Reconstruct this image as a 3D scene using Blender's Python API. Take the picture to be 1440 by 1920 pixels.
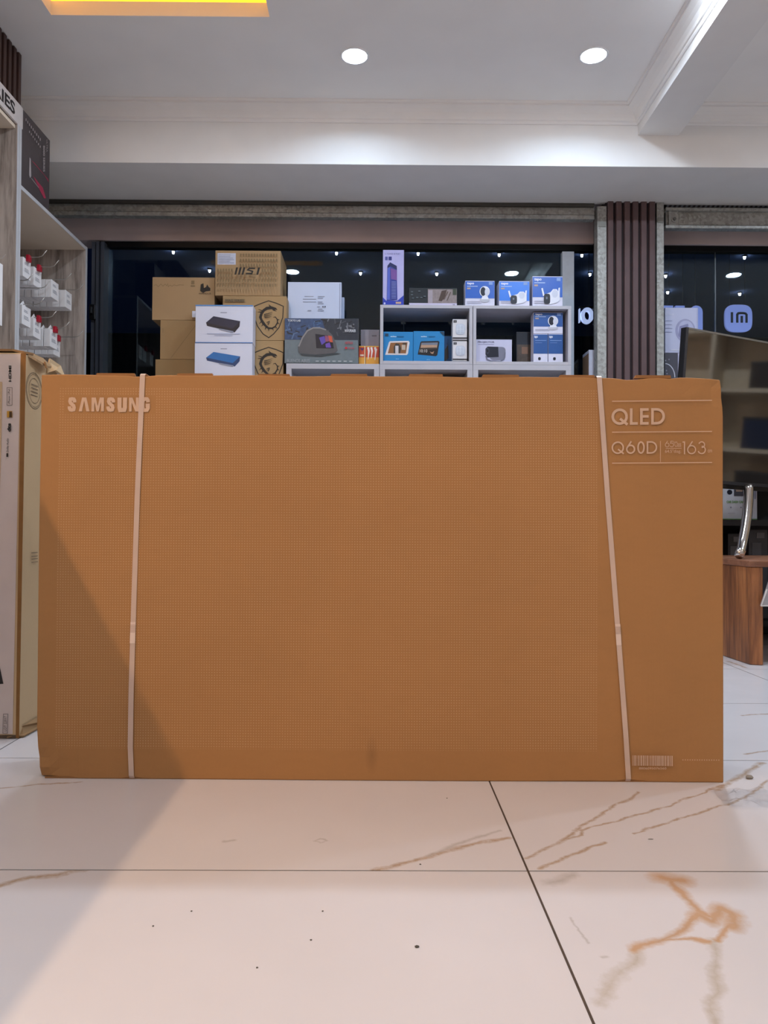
import bpy, bmesh, math, random
from mathutils import Vector, Matrix
random.seed(7)
for o in list(bpy.data.objects): bpy.data.objects.remove(o)
SC = bpy.context.scene
COL = SC.collection

# ------------------------------------------------------------------ camera
F, W, H = 1450.0, 1440, 1920
CAMZ = 0.60
VX, VY = 711.0, 985.0            # where the depth axis of the shop vanishes
yaw = -math.atan((720 - VX) / F)
pitch = math.atan((VY - 960) / F)
roll = math.radians(0.30)
CR = Matrix.Rotation(yaw, 3, 'Z') @ Matrix.Rotation(math.pi / 2 + pitch, 3, 'X') @ Matrix.Rotation(roll, 3, 'Z')
CP = Vector((0, 0, CAMZ))
cd = bpy.data.cameras.new('camera'); cam = bpy.data.objects.new('camera', cd); COL.objects.link(cam)
cam.matrix_world = Matrix.Translation(CP) @ CR.to_4x4()
cd.sensor_fit = 'VERTICAL'; cd.sensor_height = 24.0; cd.lens = 24.0 * F / H
cd.clip_start = 0.02
SC.camera = cam

# ------------------------------------------------------------------ world and exposure
wd = bpy.data.worlds.new('night'); SC.world = wd; wd.use_nodes = True
wd.node_tree.nodes['Background'].inputs[0].default_value = (0.011, 0.018, 0.034, 1)
wd.node_tree.nodes['Background'].inputs[1].default_value = 1.0
vs = SC.view_settings
vs.view_transform = 'Standard'; vs.look = 'None'; vs.gamma = 1; vs.use_curve_mapping = False
vs.exposure = 0.10

COOL = (0.60, 0.79, 1.0)
COOLR = (0.74, 0.86, 1.0)
NEUT = (0.97, 0.965, 1.0)
WARM = (1.0, 0.64, 0.36)
P_FRONT, P_ROW, P_NEAR, P_BACK, P_STRIP = 4.6, 23.5, 4.3, 6.5, 50.0

def ray(px, py):
    d = CR @ Vector(((px - 720) / F, (960 - py) / F, -1)); return d
def P(px, py, Y):
    d = ray(px, py); return CP + d * (Y / d.y)
def PZ(px, py, Z=0.0):
    d = ray(px, py); return CP + d * ((Z - CAMZ) / d.z)
def PX(px, py, X):
    d = ray(px, py); return CP + d * (X / d.x)

# ------------------------------------------------------------------ materials
def lin(c):
    return tuple((x / 12.92 if x <= 0.04045 else ((x + 0.055) / 1.055) ** 2.4) for x in c)
def hexc(h):
    return lin(tuple(int(h[i:i + 2], 16) / 255 for i in (0, 2, 4)))
MATS = {}
def base(name):
    m = bpy.data.materials.new(name); m.use_nodes = True
    nt = m.node_tree; return m, nt, nt.nodes['Principled BSDF']
def N(nt, t, **kw):
    n = nt.nodes.new(t)
    for k, v in kw.items(): setattr(n, k, v)
    return n
def L(nt, a, b): nt.links.new(a, b)
def mixrgb(nt, fac, a, b, blend='MIX'):
    n = nt.nodes.new('ShaderNodeMix'); n.data_type = 'RGBA'; n.blend_type = blend
    for s, v in ((n.inputs[0], fac), (n.inputs[6], a), (n.inputs[7], b)):
        if hasattr(v, 'is_linked'): nt.links.new(v, s)
        elif isinstance(v, (int, float)): s.default_value = v
        else: s.default_value = (*v[:3], 1)
    return n.outputs[2]
def mth(nt, op, a, b=None, c=None, clamp=False):
    n = nt.nodes.new('ShaderNodeMath'); n.operation = op; n.use_clamp = clamp
    for i, v in enumerate((a, b, c)):
        if v is None: continue
        if hasattr(v, 'is_linked'): nt.links.new(v, n.inputs[i])
        else: n.inputs[i].default_value = v
    return n.outputs[0]
def noise(nt, scale, detail=3, vec=None, rough=0.5):
    n = nt.nodes.new('ShaderNodeTexNoise'); n.inputs['Scale'].default_value = scale
    n.inputs['Detail'].default_value = detail; n.inputs['Roughness'].default_value = rough
    if vec is not None: nt.links.new(vec, n.inputs['Vector'])
    return n.outputs['Fac']
def objvec(nt, scale=(1, 1, 1), kind='Object'):
    tc = nt.nodes.new('ShaderNodeTexCoord'); mp = nt.nodes.new('ShaderNodeMapping')
    mp.inputs['Scale'].default_value = scale
    nt.links.new(tc.outputs[kind], mp.inputs['Vector']); return mp.outputs['Vector']
def ramp(nt, fac, stops):
    r = nt.nodes.new('ShaderNodeValToRGB'); nt.links.new(fac, r.inputs[0])
    e = r.color_ramp.elements
    while len(e) < len(stops): e.new(0.5)
    for i, (p, c) in enumerate(stops):
        e[i].position = p; e[i].color = (*c, 1)
    return r.outputs[0]

def M(h, rough=0.6, metal=0.0, spec=0.4, var=0.05, scale=25.0):
    """plain painted / printed surface with a little procedural unevenness"""
    key = (h, rough, metal, spec, var, scale)
    if key in MATS: return MATS[key]
    m, nt, b = base('paint_' + h)
    c = hexc(h)
    n = noise(nt, scale, 2, objvec(nt))
    col = ramp(nt, n, [(0.3, tuple(x * (1 - var) for x in c)), (0.7, tuple(min(1, x * (1 + var)) for x in c))])
    L(nt, col, b.inputs['Base Color'])
    b.inputs['Roughness'].default_value = rough; b.inputs['Metallic'].default_value = metal
    b.inputs['Specular IOR Level'].default_value = spec
    MATS[key] = m; return m
def EM(h, strength, name='emit'):
    key = ('E', h, strength)
    if key in MATS: return MATS[key]
    m, nt, b = base(name + '_' + h)
    b.inputs['Base Color'].default_value = (*hexc(h), 1)
    b.inputs['Emission Color'].default_value = (*hexc(h), 1)
    b.inputs['Emission Strength'].default_value = strength
    MATS[key] = m; return m
def cardboard(h, name, dirt=0.12):
    key = ('C', h)
    if key in MATS: return MATS[key]
    m, nt, b = base(name); c = hexc(h)
    v = objvec(nt)
    n1 = noise(nt, 3.0, 3, v); n2 = noise(nt, 160, 2, objvec(nt, (1, 1, 4)))
    c1 = ramp(nt, n1, [(0.3, tuple(x * (1 - dirt) for x in c)), (0.65, c)])
    c2 = mixrgb(nt, mth(nt, 'MULTIPLY', n2, 0.16), c1, tuple(x * 0.45 for x in c))
    L(nt, c2, b.inputs['Base Color'])
    b.inputs['Roughness'].default_value = 0.75; b.inputs['Specular IOR Level'].default_value = 0.25
    bp = N(nt, 'ShaderNodeBump'); bp.inputs['Strength'].default_value = 0.12; bp.inputs['Distance'].default_value = 0.002
    L(nt, noise(nt, 30, 2, objvec(nt, (6, 6, 0.3))), bp.inputs['Height']); L(nt, bp.outputs[0], b.inputs['Normal'])
    MATS[key] = m; return m
def woodgrain(name, stops, scale, stretch, rough=0.55):
    if name in MATS: return MATS[name]
    m, nt, b = base(name)
    v = objvec(nt, stretch)
    n = noise(nt, scale, 6, v, 0.6)
    n2 = noise(nt, scale * 5, 3, v, 0.6)
    f = mth(nt, 'ADD', mth(nt, 'MULTIPLY', n, 0.75), mth(nt, 'MULTIPLY', n2, 0.25))
    L(nt, ramp(nt, f, stops), b.inputs['Base Color'])
    b.inputs['Roughness'].default_value = rough
    MATS[name] = m; return m

WALLW = M('eae8e6', 0.8, 0, 0.2, 0.02, 6)
CEIL = M('f2f0ee', 0.85, 0, 0.2, 0.02, 4)
CROWN = M('eeecea', 0.7, 0, 0.25, 0.02, 6)
LINTEL = M('d9c9c9', 0.8, 0, 0.2, 0.06, 5)
BLACK = M('0a0a0c', 0.4)
DARK = M('16171a', 0.5)
GREYWOOD = woodgrain('grey_washed_wood', [(0.34, hexc('625852')), (0.45, hexc('93877e')), (0.54, hexc('b0a399')), (0.68, hexc('c4b8ae'))], 5.0, (4.5, 4.5, 0.4), 0.6)
EDGEBAND = M('c3c4c8', 0.4, 0, 0.5, 0.04, 8)
BOARDW = M('e4d3be', 0.7, 0, 0.3, 0.03, 6)
SLATB = M('46302a', 0.5, 0, 0.4, 0.12, 12)
FLUTE = M('5d494a', 0.5, 0, 0.4, 0.08, 9)
FLUTED = M('2c2224', 0.6, 0, 0.3, 0.08, 9)
SHELFG = M('b4b2ba', 0.45, 0, 0.45, 0.03, 8)
def galv():
    m, nt, b = base('galvanised_steel')
    v = N(nt, 'ShaderNodeTexVoronoi'); v.inputs['Scale'].default_value = 70
    L(nt, objvec(nt), v.inputs['Vector'])
    s = N(nt, 'ShaderNodeSeparateColor'); L(nt, v.outputs['Color'], s.inputs[0])
    n = noise(nt, 6, 4, objvec(nt))
    f = mth(nt, 'ADD', mth(nt, 'MULTIPLY', s.outputs[0], 0.4), mth(nt, 'MULTIPLY', n, 0.6))
    L(nt, ramp(nt, f, [(0.25, hexc('8b8a85')), (0.5, hexc('a3a39f')), (0.8, hexc('b7b9b7'))]), b.inputs['Base Color'])
    b.inputs['Metallic'].default_value = 0.45; b.inputs['Roughness'].default_value = 0.5
    return m
GALV = galv()
ALU = M('6d7380', 0.35, 0.7, 0.5, 0.05, 10)
def chrome():
    m, nt, b = base('chrome'); b.inputs['Metallic'].default_value = 1
    L(nt, ramp(nt, noise(nt, 8, 2, objvec(nt)), [(0.3, hexc('c8c2bc')), (0.7, hexc('e2dedA'.lower()))]), b.inputs['Base Color'])
    b.inputs['Roughness'].default_value = 0.12; return m
CHROME = chrome()
def glass():
    m, nt, b = base('window_glass'); nt.nodes.remove(b)
    out = nt.nodes['Material Output']
    t = N(nt, 'ShaderNodeBsdfTransparent'); t.inputs[0].default_value = (0.86, 0.91, 0.93, 1)
    g = N(nt, 'ShaderNodeBsdfGlossy'); g.inputs['Roughness'].default_value = 0.012; g.inputs[0].default_value = (0.8, 0.95, 1.0, 1)
    f = N(nt, 'ShaderNodeFresnel'); f.inputs[0].default_value = 1.45
    nz = noise(nt, 3, 2, objvec(nt))
    ms = N(nt, 'ShaderNodeMixShader')
    L(nt, mth(nt, 'MULTIPLY', f.outputs[0], mth(nt, 'ADD', 0.95, mth(nt, 'MULTIPLY', nz, 0.1))), ms.inputs[0])
    L(nt, t.outputs[0], ms.inputs[1]); L(nt, g.outputs[0], ms.inputs[2]); L(nt, ms.outputs[0], out.inputs[0])
    return m
GLASS = glass()
def clear_plastic():
    m, nt, b = base('clear_plastic'); nt.nodes.remove(b)
    out = nt.nodes['Material Output']
    t = N(nt, 'ShaderNodeBsdfTransparent'); t.inputs[0].default_value = (0.99, 0.99, 0.99, 1)
    g = N(nt, 'ShaderNodeBsdfGlossy'); g.inputs['Roughness'].default_value = 0.08
    f = N(nt, 'ShaderNodeFresnel'); f.inputs[0].default_value = 1.5
    ms = N(nt, 'ShaderNodeMixShader')
    L(nt, mth(nt, 'MULTIPLY', f.outputs[0], mth(nt, 'MULTIPLY', noise(nt, 30, 2, objvec(nt)), 0.9)), ms.inputs[0])
    L(nt, t.outputs[0], ms.inputs[1]); L(nt, g.outputs[0], ms.inputs[2]); L(nt, ms.outputs[0], out.inputs[0])
    return m
PLASTIC = clear_plastic()

# ------------------------------------------------------------------ mesh helpers
def prop(o, label=None, cat=None, group=None, kind=None):
    if label: o['label'] = label
    if cat: o['category'] = cat
    if group: o['group'] = group
    if kind: o['kind'] = kind
    return o
def empty(name, loc, rz=0, **kw):
    o = bpy.data.objects.new(name, None); COL.objects.link(o); o.location = loc; o.rotation_euler = (0, 0, rz)
    o.empty_display_size = 0.05
    return prop(o, **kw)
class MB:
    def __init__(s): s.v = []; s.f = []; s.mi = []; s.mats = []
    def m(s, mat):
        if mat not in s.mats: s.mats.append(mat)
        return s.mats.index(mat)
    def quad(s, pts, mat):
        i = len(s.v); s.v += [tuple(p) for p in pts]; s.f.append(tuple(range(i, i + len(pts)))); s.mi.append(s.m(mat)); return s
    def box(s, a, b, mat, M4=None):
        x0, y0, z0 = a; x1, y1, z1 = b
        i = len(s.v)
        vs_ = [(x0, y0, z0), (x1, y0, z0), (x1, y1, z0), (x0, y1, z0), (x0, y0, z1), (x1, y0, z1), (x1, y1, z1), (x0, y1, z1)]
        if M4 is not None: vs_ = [tuple(M4 @ Vector(q)) for q in vs_]
        s.v += vs_
        for q in ((0, 3, 2, 1), (4, 5, 6, 7), (0, 1, 5, 4), (1, 2, 6, 5), (2, 3, 7, 6), (3, 0, 4, 7)):
            s.f.append(tuple(i + k for k in q)); s.mi.append(s.m(mat))
        return s
    def cyl(s, c, axis, r, h, mat, n=20, r2=None):
        """cylinder from point c along axis vector length h"""
        ax = Vector(axis).normalized(); u = ax.orthogonal().normalized(); w = ax.cross(u)
        r2 = r if r2 is None else r2
        i = len(s.v); c = Vector(c)
        for k in range(n):
            a = 2 * math.pi * k / n; d = u * math.cos(a) + w * math.sin(a)
            s.v.append(tuple(c + d * r)); s.v.append(tuple(c + ax * h + d * r2))
        for k in range(n):
            j = (k + 1) % n
            s.f.append((i + 2 * k, i + 2 * j, i + 2 * j + 1, i + 2 * k + 1)); s.mi.append(s.m(mat))
        s.f.append(tuple(i + 2 * k for k in range(n))[::-1]); s.mi.append(s.m(mat))
        s.f.append(tuple(i + 2 * k + 1 for k in range(n))); s.mi.append(s.m(mat))
        return s
    def tube(s, pts, r, mat, n=10):
        pts = [Vector(p) for p in pts]; i = len(s.v); up = None
        rings = []
        for k, p in enumerate(pts):
            t = (pts[min(k + 1, len(pts) - 1)] - pts[max(k - 1, 0)]).normalized()
            if up is None: up = t.orthogonal().normalized()
            u = (up - t * up.dot(t)).normalized(); up = u; w = t.cross(u)
            rr = r[k] if isinstance(r, (list, tuple)) else r
            rings.append([len(s.v) + a for a in range(n)])
            for a in range(n):
                th = 2 * math.pi * a / n; s.v.append(tuple(p + (u * math.cos(th) + w * math.sin(th)) * rr))
        for k in range(len(rings) - 1):
            for a in range(n):
                b = (a + 1) % n
                s.f.append((rings[k][a], rings[k][b], rings[k + 1][b], rings[k + 1][a])); s.mi.append(s.m(mat))
        s.f.append(tuple(rings[0][::-1])); s.mi.append(s.m(mat)); s.f.append(tuple(rings[-1])); s.mi.append(s.m(mat))
        return s
    def build(s, name, parent=None, bevel=0, smooth=False, **kw):
        me = bpy.data.meshes.new(name); me.from_pydata(s.v, [], s.f)
        for mm in s.mats: me.materials.append(mm)
        me.polygons.foreach_set('material_index', s.mi)
        if smooth: me.polygons.foreach_set('use_smooth', [True] * len(me.polygons))
        me.update()
        o = bpy.data.objects.new(name, me); COL.objects.link(o)
        if parent: o.parent = parent
        if bevel:
            b = o.modifiers.new('bevel', 'BEVEL'); b.width = bevel; b.segments = 2; b.limit_method = 'ANGLE'
        return prop(o, **kw)
def bx(name, a, b, mat, parent=None, bevel=0, **kw):
    return MB().box(a, b, mat).build(name, parent, bevel, **kw)

_tc = {}
def text_mesh(s, bold=0.0):
    key = (s, bold)
    if key in _tc: return _tc[key]
    cu = bpy.data.curves.new('t', 'FONT'); cu.body = s; cu.size = 1; cu.offset = bold; cu.resolution_u = 3
    ob = bpy.data.objects.new('t', cu); COL.objects.link(ob)
    dg = bpy.context.evaluated_depsgraph_get(); dg.update()
    me = bpy.data.meshes.new_from_object(ob.evaluated_get(dg))
    v = [(q.co.x, q.co.y) for q in me.vertices]; f = [tuple(p.vertices) for p in me.polygons]
    bpy.data.objects.remove(ob); bpy.data.curves.remove(cu); bpy.data.meshes.remove(me)
    x0 = min(p[0] for p in v); x1 = max(p[0] for p in v); y0 = min(p[1] for p in v); y1 = max(p[1] for p in v)
    v = [((a - x0) / (x1 - x0), (b - y0) / (y1 - y0)) for a, b in v]
    _tc[key] = (v, f); return v, f

class Print:
    """flat printing on one face: everything is given in face coordinates and mapped by fn(x, y, lift)"""
    def __init__(s, root, fn, flip=False): s.root = root; s.fn = fn; s.parts = {}; s.n = 1; s.flip = flip
    def _p(s, part):
        return s.parts.setdefault(part, MB())
    def lift(s): s.n += 1; return 0.00035 * s.n
    def poly(s, part, pts, mat, up=None):
        l = s.lift() if up is None else up
        q = [s.fn(x, y, l) for x, y in pts]
        # orient towards the viewer side of the face
        s._p(part).quad(q, mat); return s
    def rect(s, part, x0, y0, x1, y1, mat): return s.poly(part, [(x0, y1), (x1, y1), (x1, y0), (x0, y0)], mat)
    def ell(s, part, cx, cy, rx, ry, mat, n=20, a0=0, a1=360):
        return s.poly(part, [(cx + rx * math.cos(math.radians(a0 + (a1 - a0) * k / n)), cy - ry * math.sin(math.radians(a0 + (a1 - a0) * k / n))) for k in range(n if a1 - a0 == 360 else n + 1)], mat)
    def line(s, part, pts, w, mat, closed=False):
        l = s.lift()
        P2 = [Vector(p) for p in pts]; n = len(P2)
        off = []
        for k in range(n):
            a = P2[k - 1] if (k > 0 or closed) else None
            b = P2[(k + 1) % n] if (k < n - 1 or closed) else None
            d1 = (P2[k] - a).normalized() if a is not None else None
            d2 = (b - P2[k]).normalized() if b is not None else None
            d1 = d1 if d1 is not None else d2; d2 = d2 if d2 is not None else d1
            t = (d1 + d2)
            t = t.normalized() if t.length > 1e-6 else d1
            nn = Vector((-t.y, t.x)); c = max(0.45, nn.dot(Vector((-d1.y, d1.x))))
            ww = w[k] if isinstance(w, (list, tuple)) else w
            off.append(nn * (ww / 2 / c))
        rng = range(n if closed else n - 1)
        for k in rng:
            j = (k + 1) % n
            s.poly(part, [P2[k] + off[k], P2[j] + off[j], P2[j] - off[j], P2[k] - off[k]], mat, up=l)
        return s
    def arc(s, part, cx, cy, rx, ry, a0, a1, w, mat, n=16):
        return s.line(part, [(cx + rx * math.cos(math.radians(a0 + (a1 - a0) * k / n)), cy - ry * math.sin(math.radians(a0 + (a1 - a0) * k / n))) for k in range(n + 1)], w, mat)
    def text(s, part, t, x0, y0, x1, y1, mat, bold=0.0, rot=0, mirror=False):
        l = s.lift(); v, f = text_mesh(t, bold); mb = s._p(part); i = len(mb.v)
        for a, b in v:
            if mirror: a = 1 - a
            if rot == 0: x, y = x0 + a * (x1 - x0), y1 - b * (y1 - y0)
            elif rot == 90: x, y = x0 + (1 - b) * (x1 - x0), y1 - a * (y1 - y0)      # reads upwards
            else: x, y = x0 + b * (x1 - x0), y0 + a * (y1 - y0)                     # reads downwards
            mb.v.append(tuple(s.fn(x, y, l)))
        k = mb.m(mat)
        for q in f: mb.f.append(tuple(i + z for z in q)); mb.mi.append(k)
        return s
    def done(s):
        for nme, mb in s.parts.items(): mb.build(nme, s.root)

# ------------------------------------------------------------------ key measures of the shop
Y_WALL, Y_SH, Y_LINT, Y_GL = 4.00, 4.47, 4.70, 4.74
Z_SOF = 2.48
Z_CEIL = 2.78
X_L, X_R, Y_B = -2.05, 4.6, -5.0
S4 = Y_SH / F

# ================================================================== SETTING
# --- floor with large marble-look porcelain tiles
gp = PZ(990, 1633); TX, TY = 1.265, 0.64
VEINS = {
    'orange': [
        ([(1245, 1648), (1275, 1650)], .05), ([(1255, 1652), (1285, 1682), (1312, 1710), (1338, 1722)], .024),
        ([(1310, 1716), (1338, 1728), (1356, 1704), (1372, 1712), (1378, 1738)], .036),
        ([(1310, 1716), (1278, 1744), (1242, 1762), (1188, 1778)], .022), ([(1240, 1762), (1290, 1760), (1330, 1768)], .013),
        ([(1372, 1735), (1345, 1766)], .014)],
    'brown': [
        ([(984, 1609), (1055, 1577), (1075, 1560), (1135, 1522), (1200, 1486)], .006), ([(1055, 1575), (1090, 1566), (1092, 1556), (1074, 1557)], .005),
        ([(1088, 1558), (1240, 1516), (1320, 1486), (1362, 1468)], .005), ([(1012, 1628), (1070, 1602), (1132, 1580)], .006),
        ([(1190, 1564), (1260, 1540), (1330, 1518), (1400, 1496), (1440, 1462)], .0055), ([(1345, 1480), (1392, 1452), (1428, 1430)], .011),
        ([(700, 1631), (770, 1616), (850, 1592), (920, 1576), (956, 1571)], .0085),
        ([(-30, 1668), (60, 1645), (110, 1641), (178, 1626)], .0105), ([(-20, 1480), (75, 1470), (150, 1466)], .0055),
        ([(1392, 1342), (1460, 1337)], .007), ([(1395, 1414), (1460, 1406)], .006), 
        ([(1365, 1240), (1400, 1252)], .01)],
    'grey': [([(1030, 1655), (1072, 1642)], .030), ([(1128, 1792), (1136, 1791)], .009), ([(800, 1604), (935, 1556)], .013),
                  ([(425, 1577), (440, 1575)], .012), ([(586, 1577), (600, 1573), (612, 1577), (600, 1581), (586, 1577)], .006),
                  ([(1070, 1720), (1105, 1765)], .006)],
    'blot': [([(1196, 1785), (1188, 1805), (1150, 1835), (1126, 1878)], .034), ([(1340, 1766), (1345, 1830), (1339, 1880), (1346, 1940)], .024)],
}
def floor_mat(V):
    m, nt, b = base('marble_look_porcelain')
    geo = N(nt, 'ShaderNodeNewGeometry'); pos = geo.outputs['Position']
    # warp the position a little so that the veins wander
    nz = nt.nodes.new('ShaderNodeTexNoise'); nz.inputs['Scale'].default_value = 14; nz.inputs['Detail'].default_value = 7; nz.inputs['Roughness'].default_value = .62
    L(nt, pos, nz.inputs['Vector'])
    sub = N(nt, 'ShaderNodeVectorMath', operation='SUBTRACT'); L(nt, nz.outputs['Color'], sub.inputs[0]); sub.inputs[1].default_value = (0.5, 0.5, 0.5)
    scl = N(nt, 'ShaderNodeVectorMath', operation='SCALE'); L(nt, sub.outputs[0], scl.inputs[0]); scl.inputs['Scale'].default_value = 0.034
    add = N(nt, 'ShaderNodeVectorMath', operation='ADD'); L(nt, pos, add.inputs[0]); L(nt, scl.outputs[0], add.inputs[1])
    wp = N(nt, 'ShaderNodeVectorMath', operation='MULTIPLY'); L(nt, add.outputs[0], wp.inputs[0]); wp.inputs[1].default_value = (1, 1, 0)
    # one group: soft distance to a segment
    g = bpy.data.node_groups.new('vein_segment', 'ShaderNodeTree')
    for n_, t_ in (('P', 'NodeSocketVector'), ('A', 'NodeSocketVector'), ('D', 'NodeSocketVector'), ('invL', 'NodeSocketFloat'), ('W', 'NodeSocketFloat')):
        g.interface.new_socket(n_, in_out='INPUT', socket_type=t_)
    g.interface.new_socket('F', in_out='OUTPUT', socket_type='NodeSocketFloat')
    gi = g.nodes.new('NodeGroupInput'); go = g.nodes.new('NodeGroupOutput')
    def vm(op, a, bb=None):
        n_ = g.nodes.new('ShaderNodeVectorMath'); n_.operation = op
        g.links.new(a, n_.inputs[0])
        if bb is not None: g.links.new(bb, n_.inputs[1])
        return n_
    pa = vm('SUBTRACT', gi.outputs[0], gi.outputs[1]).outputs[0]
    dt = vm('DOT_PRODUCT', pa, gi.outputs[2]).outputs['Value']
    h = mth(g, 'MULTIPLY', dt, gi.outputs[3], clamp=True)
    sc = g.nodes.new('ShaderNodeVectorMath'); sc.operation = 'SCALE'; g.links.new(gi.outputs[2], sc.inputs[0]); g.links.new(h, sc.inputs['Scale'])
    ds = vm('DISTANCE', pa, sc.outputs[0]).outputs['Value']
    g.links.new(mth(g, 'SUBTRACT', 1.0, mth(g, 'DIVIDE', ds, gi.outputs[4]), clamp=True), go.inputs[0])
    def field(polys):
        cur = None
        for pts, w in polys:
            ww = [PZ(x, y) for x, y in pts]
            for a_, b_ in zip(ww[:-1], ww[1:]):
                d = b_ - a_
                n_ = nt.nodes.new('ShaderNodeGroup'); n_.node_tree = g
                L(nt, wp.outputs[0], n_.inputs[0]); n_.inputs[1].default_value = (a_.x, a_.y, 0)
                n_.inputs[2].default_value = (d.x, d.y, 0); n_.inputs[3].default_value = 1 / max(1e-8, d.x * d.x + d.y * d.y); n_.inputs[4].default_value = w
                cur = n_.outputs[0] if cur is None else mth(nt, 'MAXIMUM', cur, n_.outputs[0])
        if cur is None: return 0.0
        return cur
    orange = field(V['orange'])
    brown = field(V['brown'])
    grey = field(V['grey'])
    blot = field(V['blot'])
    rag = noise(nt, 26, 7, pos, 0.72)
    def ragged(f_, g_, k_): return mth(nt, 'MULTIPLY', mth(nt, 'SUBTRACT', f_, mth(nt, 'MULTIPLY', mth(nt, 'SUBTRACT', 1.0, rag), g_)), k_, clamp=True)
    br = noise(nt, 42, 6, pos, 0.7)
    brk = mth(nt, 'MULTIPLY', mth(nt, 'SUBTRACT', br, .30, clamp=True), 4.2, clamp=True)
    n1 = noise(nt, 1.3, 4, pos); n2 = noise(nt, 9, 4, pos)
    c0 = ramp(nt, n1, [(0.3, hexc('d3cfd1')), (0.7, hexc('dddadd'))])
    c0 = mixrgb(nt, mth(nt, 'MULTIPLY', n2, 0.10), c0, hexc('c9beb2'))
    if V['grey']: c0 = mixrgb(nt, mth(nt, 'MULTIPLY', ragged(grey, .8, 1.6), 0.42), c0, hexc('8d8578'))
    if V['brown']: c0 = mixrgb(nt, mth(nt, 'MULTIPLY', mth(nt, 'POWER', mth(nt, 'MULTIPLY', brown, brk), 0.7), 0.85, clamp=True), c0, hexc('a98c6b'))
    if V['blot']: c0 = mixrgb(nt, mth(nt, 'MULTIPLY', ragged(blot, 1.0, 1.7), 0.60), c0, hexc('a99a80'))
    if V['orange']: c0 = mixrgb(nt, mth(nt, 'MULTIPLY', ragged(orange, .75, 1.8), 0.85, clamp=True), c0, mixrgb(nt, rag, hexc('a8845c'), hexc('d2a478')))
    L(nt, c0, b.inputs['Base Color'])
    L(nt, mth(nt, 'ADD', 0.16, mth(nt, 'MULTIPLY', n2, 0.12)), b.inputs['Roughness'])
    b.inputs['Specular IOR Level'].default_value = 0.42
    return m
def tile_of(pts):
    q = sum((PZ(x, y) for x, y in pts), Vector()) / len(pts)
    return math.floor((q.x - gp.x) / TX), math.floor((q.y - gp.y) / TY)
TILEV = {}
for kind_, lst in VEINS.items():
    for pts, w in lst: TILEV.setdefault(tile_of(pts), {k_: [] for k_ in VEINS})[kind_].append((pts, w))
TILE = floor_mat({k_: [] for k_ in VEINS})
fl = bx('floor', (X_L - 0.1, Y_B - 0.1, -0.12), (X_R + 0.1, 9.5, -0.0012), M('54483f', 0.85, 0, 0.2, 0.1, 30), kind='structure', label='pale marble look porcelain tiled shop floor')
gw = 0.0020
tm = MB().box((gw, gw, -0.0011), (TX - gw, TY - gw, 0.0), TILE)
tproto = None
i0 = math.floor((X_L - gp.x) / TX); j0 = math.floor((Y_B - gp.y) / TY)
for i in range(i0, math.ceil((X_R - gp.x) / TX)):
    for j in range(j0, math.ceil((4.9 - gp.y) / TY)):
        if tproto is None: t = tproto = tm.build('tile', fl)
        else:
            t = tproto.copy(); COL.objects.link(t); t.parent = fl
            t.material_slots[0].link = 'DATA'
        t.location = (gp.x + i * TX, gp.y + j * TY, 0)
        if (i, j) in TILEV:
            t.material_slots[0].link = 'OBJECT'; t.material_slots[0].material = floor_mat(TILEV[(i, j)])

# --- walls
bx('wall_left', (X_L - 0.12, Y_B, 0), (X_L, 4.85, 3.05), WALLW, kind='structure', label='pale left wall behind the shelving')
bx('wall_right', (X_R, Y_B, 0), (X_R + 0.12, 4.85, 3.05), WALLW, kind='structure', label='pale right wall of the shop')
bx('wall_rear', (X_L, Y_B - 0.12, 0), (X_R, Y_B, 3.05), WALLW, kind='structure', label='pale rear wall of the shop')
# header over the shop front: face wall, soffit and the wall above the glass
bx('wall_header', (X_L, Y_WALL, Z_SOF), (X_R, Y_SH + 0.005, 3.05), WALLW, kind='structure', label='white header above the shop front with a grey soffit')
bx('wall_lintel', (X_L, Y_LINT, P(600, 453, Y_LINT).z), (X_R, Y_LINT + 0.15, 3.05), LINTEL, kind='structure', label='mauve grey plaster lintel above the window')
bx('ceiling_shutter_recess', (X_L, Y_SH + 0.005, 2.75), (X_R, Y_LINT, 3.05), M('4a4544', 0.9), kind='structure', label='dark recess for the rolled up shutter')

# --- ceiling with a lit recess
rx0 = PZ(97, 30, Z_CEIL).x; rx1 = PZ(505, 30, Z_CEIL).x; ry1 = PZ(300, 30, Z_CEIL).y; ry0 = 3.02
zc, zt = Z_CEIL, 3.05
lip = 0.062; v = 0.13
ce = MB()
# rebuild the four sides so that the cove hollow runs behind the lip
ce.box((X_L, Y_B, zc), (X_R, ry0 - v, zt), CEIL); ce.box((X_L, ry1 + v, zc), (X_R, Y_WALL, zt), CEIL)
ce.box((X_L, ry0 - v, zc), (rx0 - v, ry1 + v, zt), CEIL); ce.box((rx1 + v, ry0 - v, zc), (X_R, ry1 + v, zt), CEIL)
ce.box((rx0 - v, ry0 - v, zc), (rx1 + v, ry0, zc + lip), CEIL); ce.box((rx0 - v, ry1, zc), (rx1 + v, ry1 + v, zc + lip), CEIL)
ce.box((rx0 - v, ry0, zc), (rx0, ry1, zc + lip), CEIL); ce.box((rx1, ry0, zc), (rx1 + v, ry1, zc + lip), CEIL)
ce.box((rx0 - v, ry0 - v, zc + 0.19), (rx1 + v, ry1 + v, zt), CEIL)
ce.build('ceiling', kind='structure', label='white ceiling with a recessed rectangular light tray')
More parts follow.
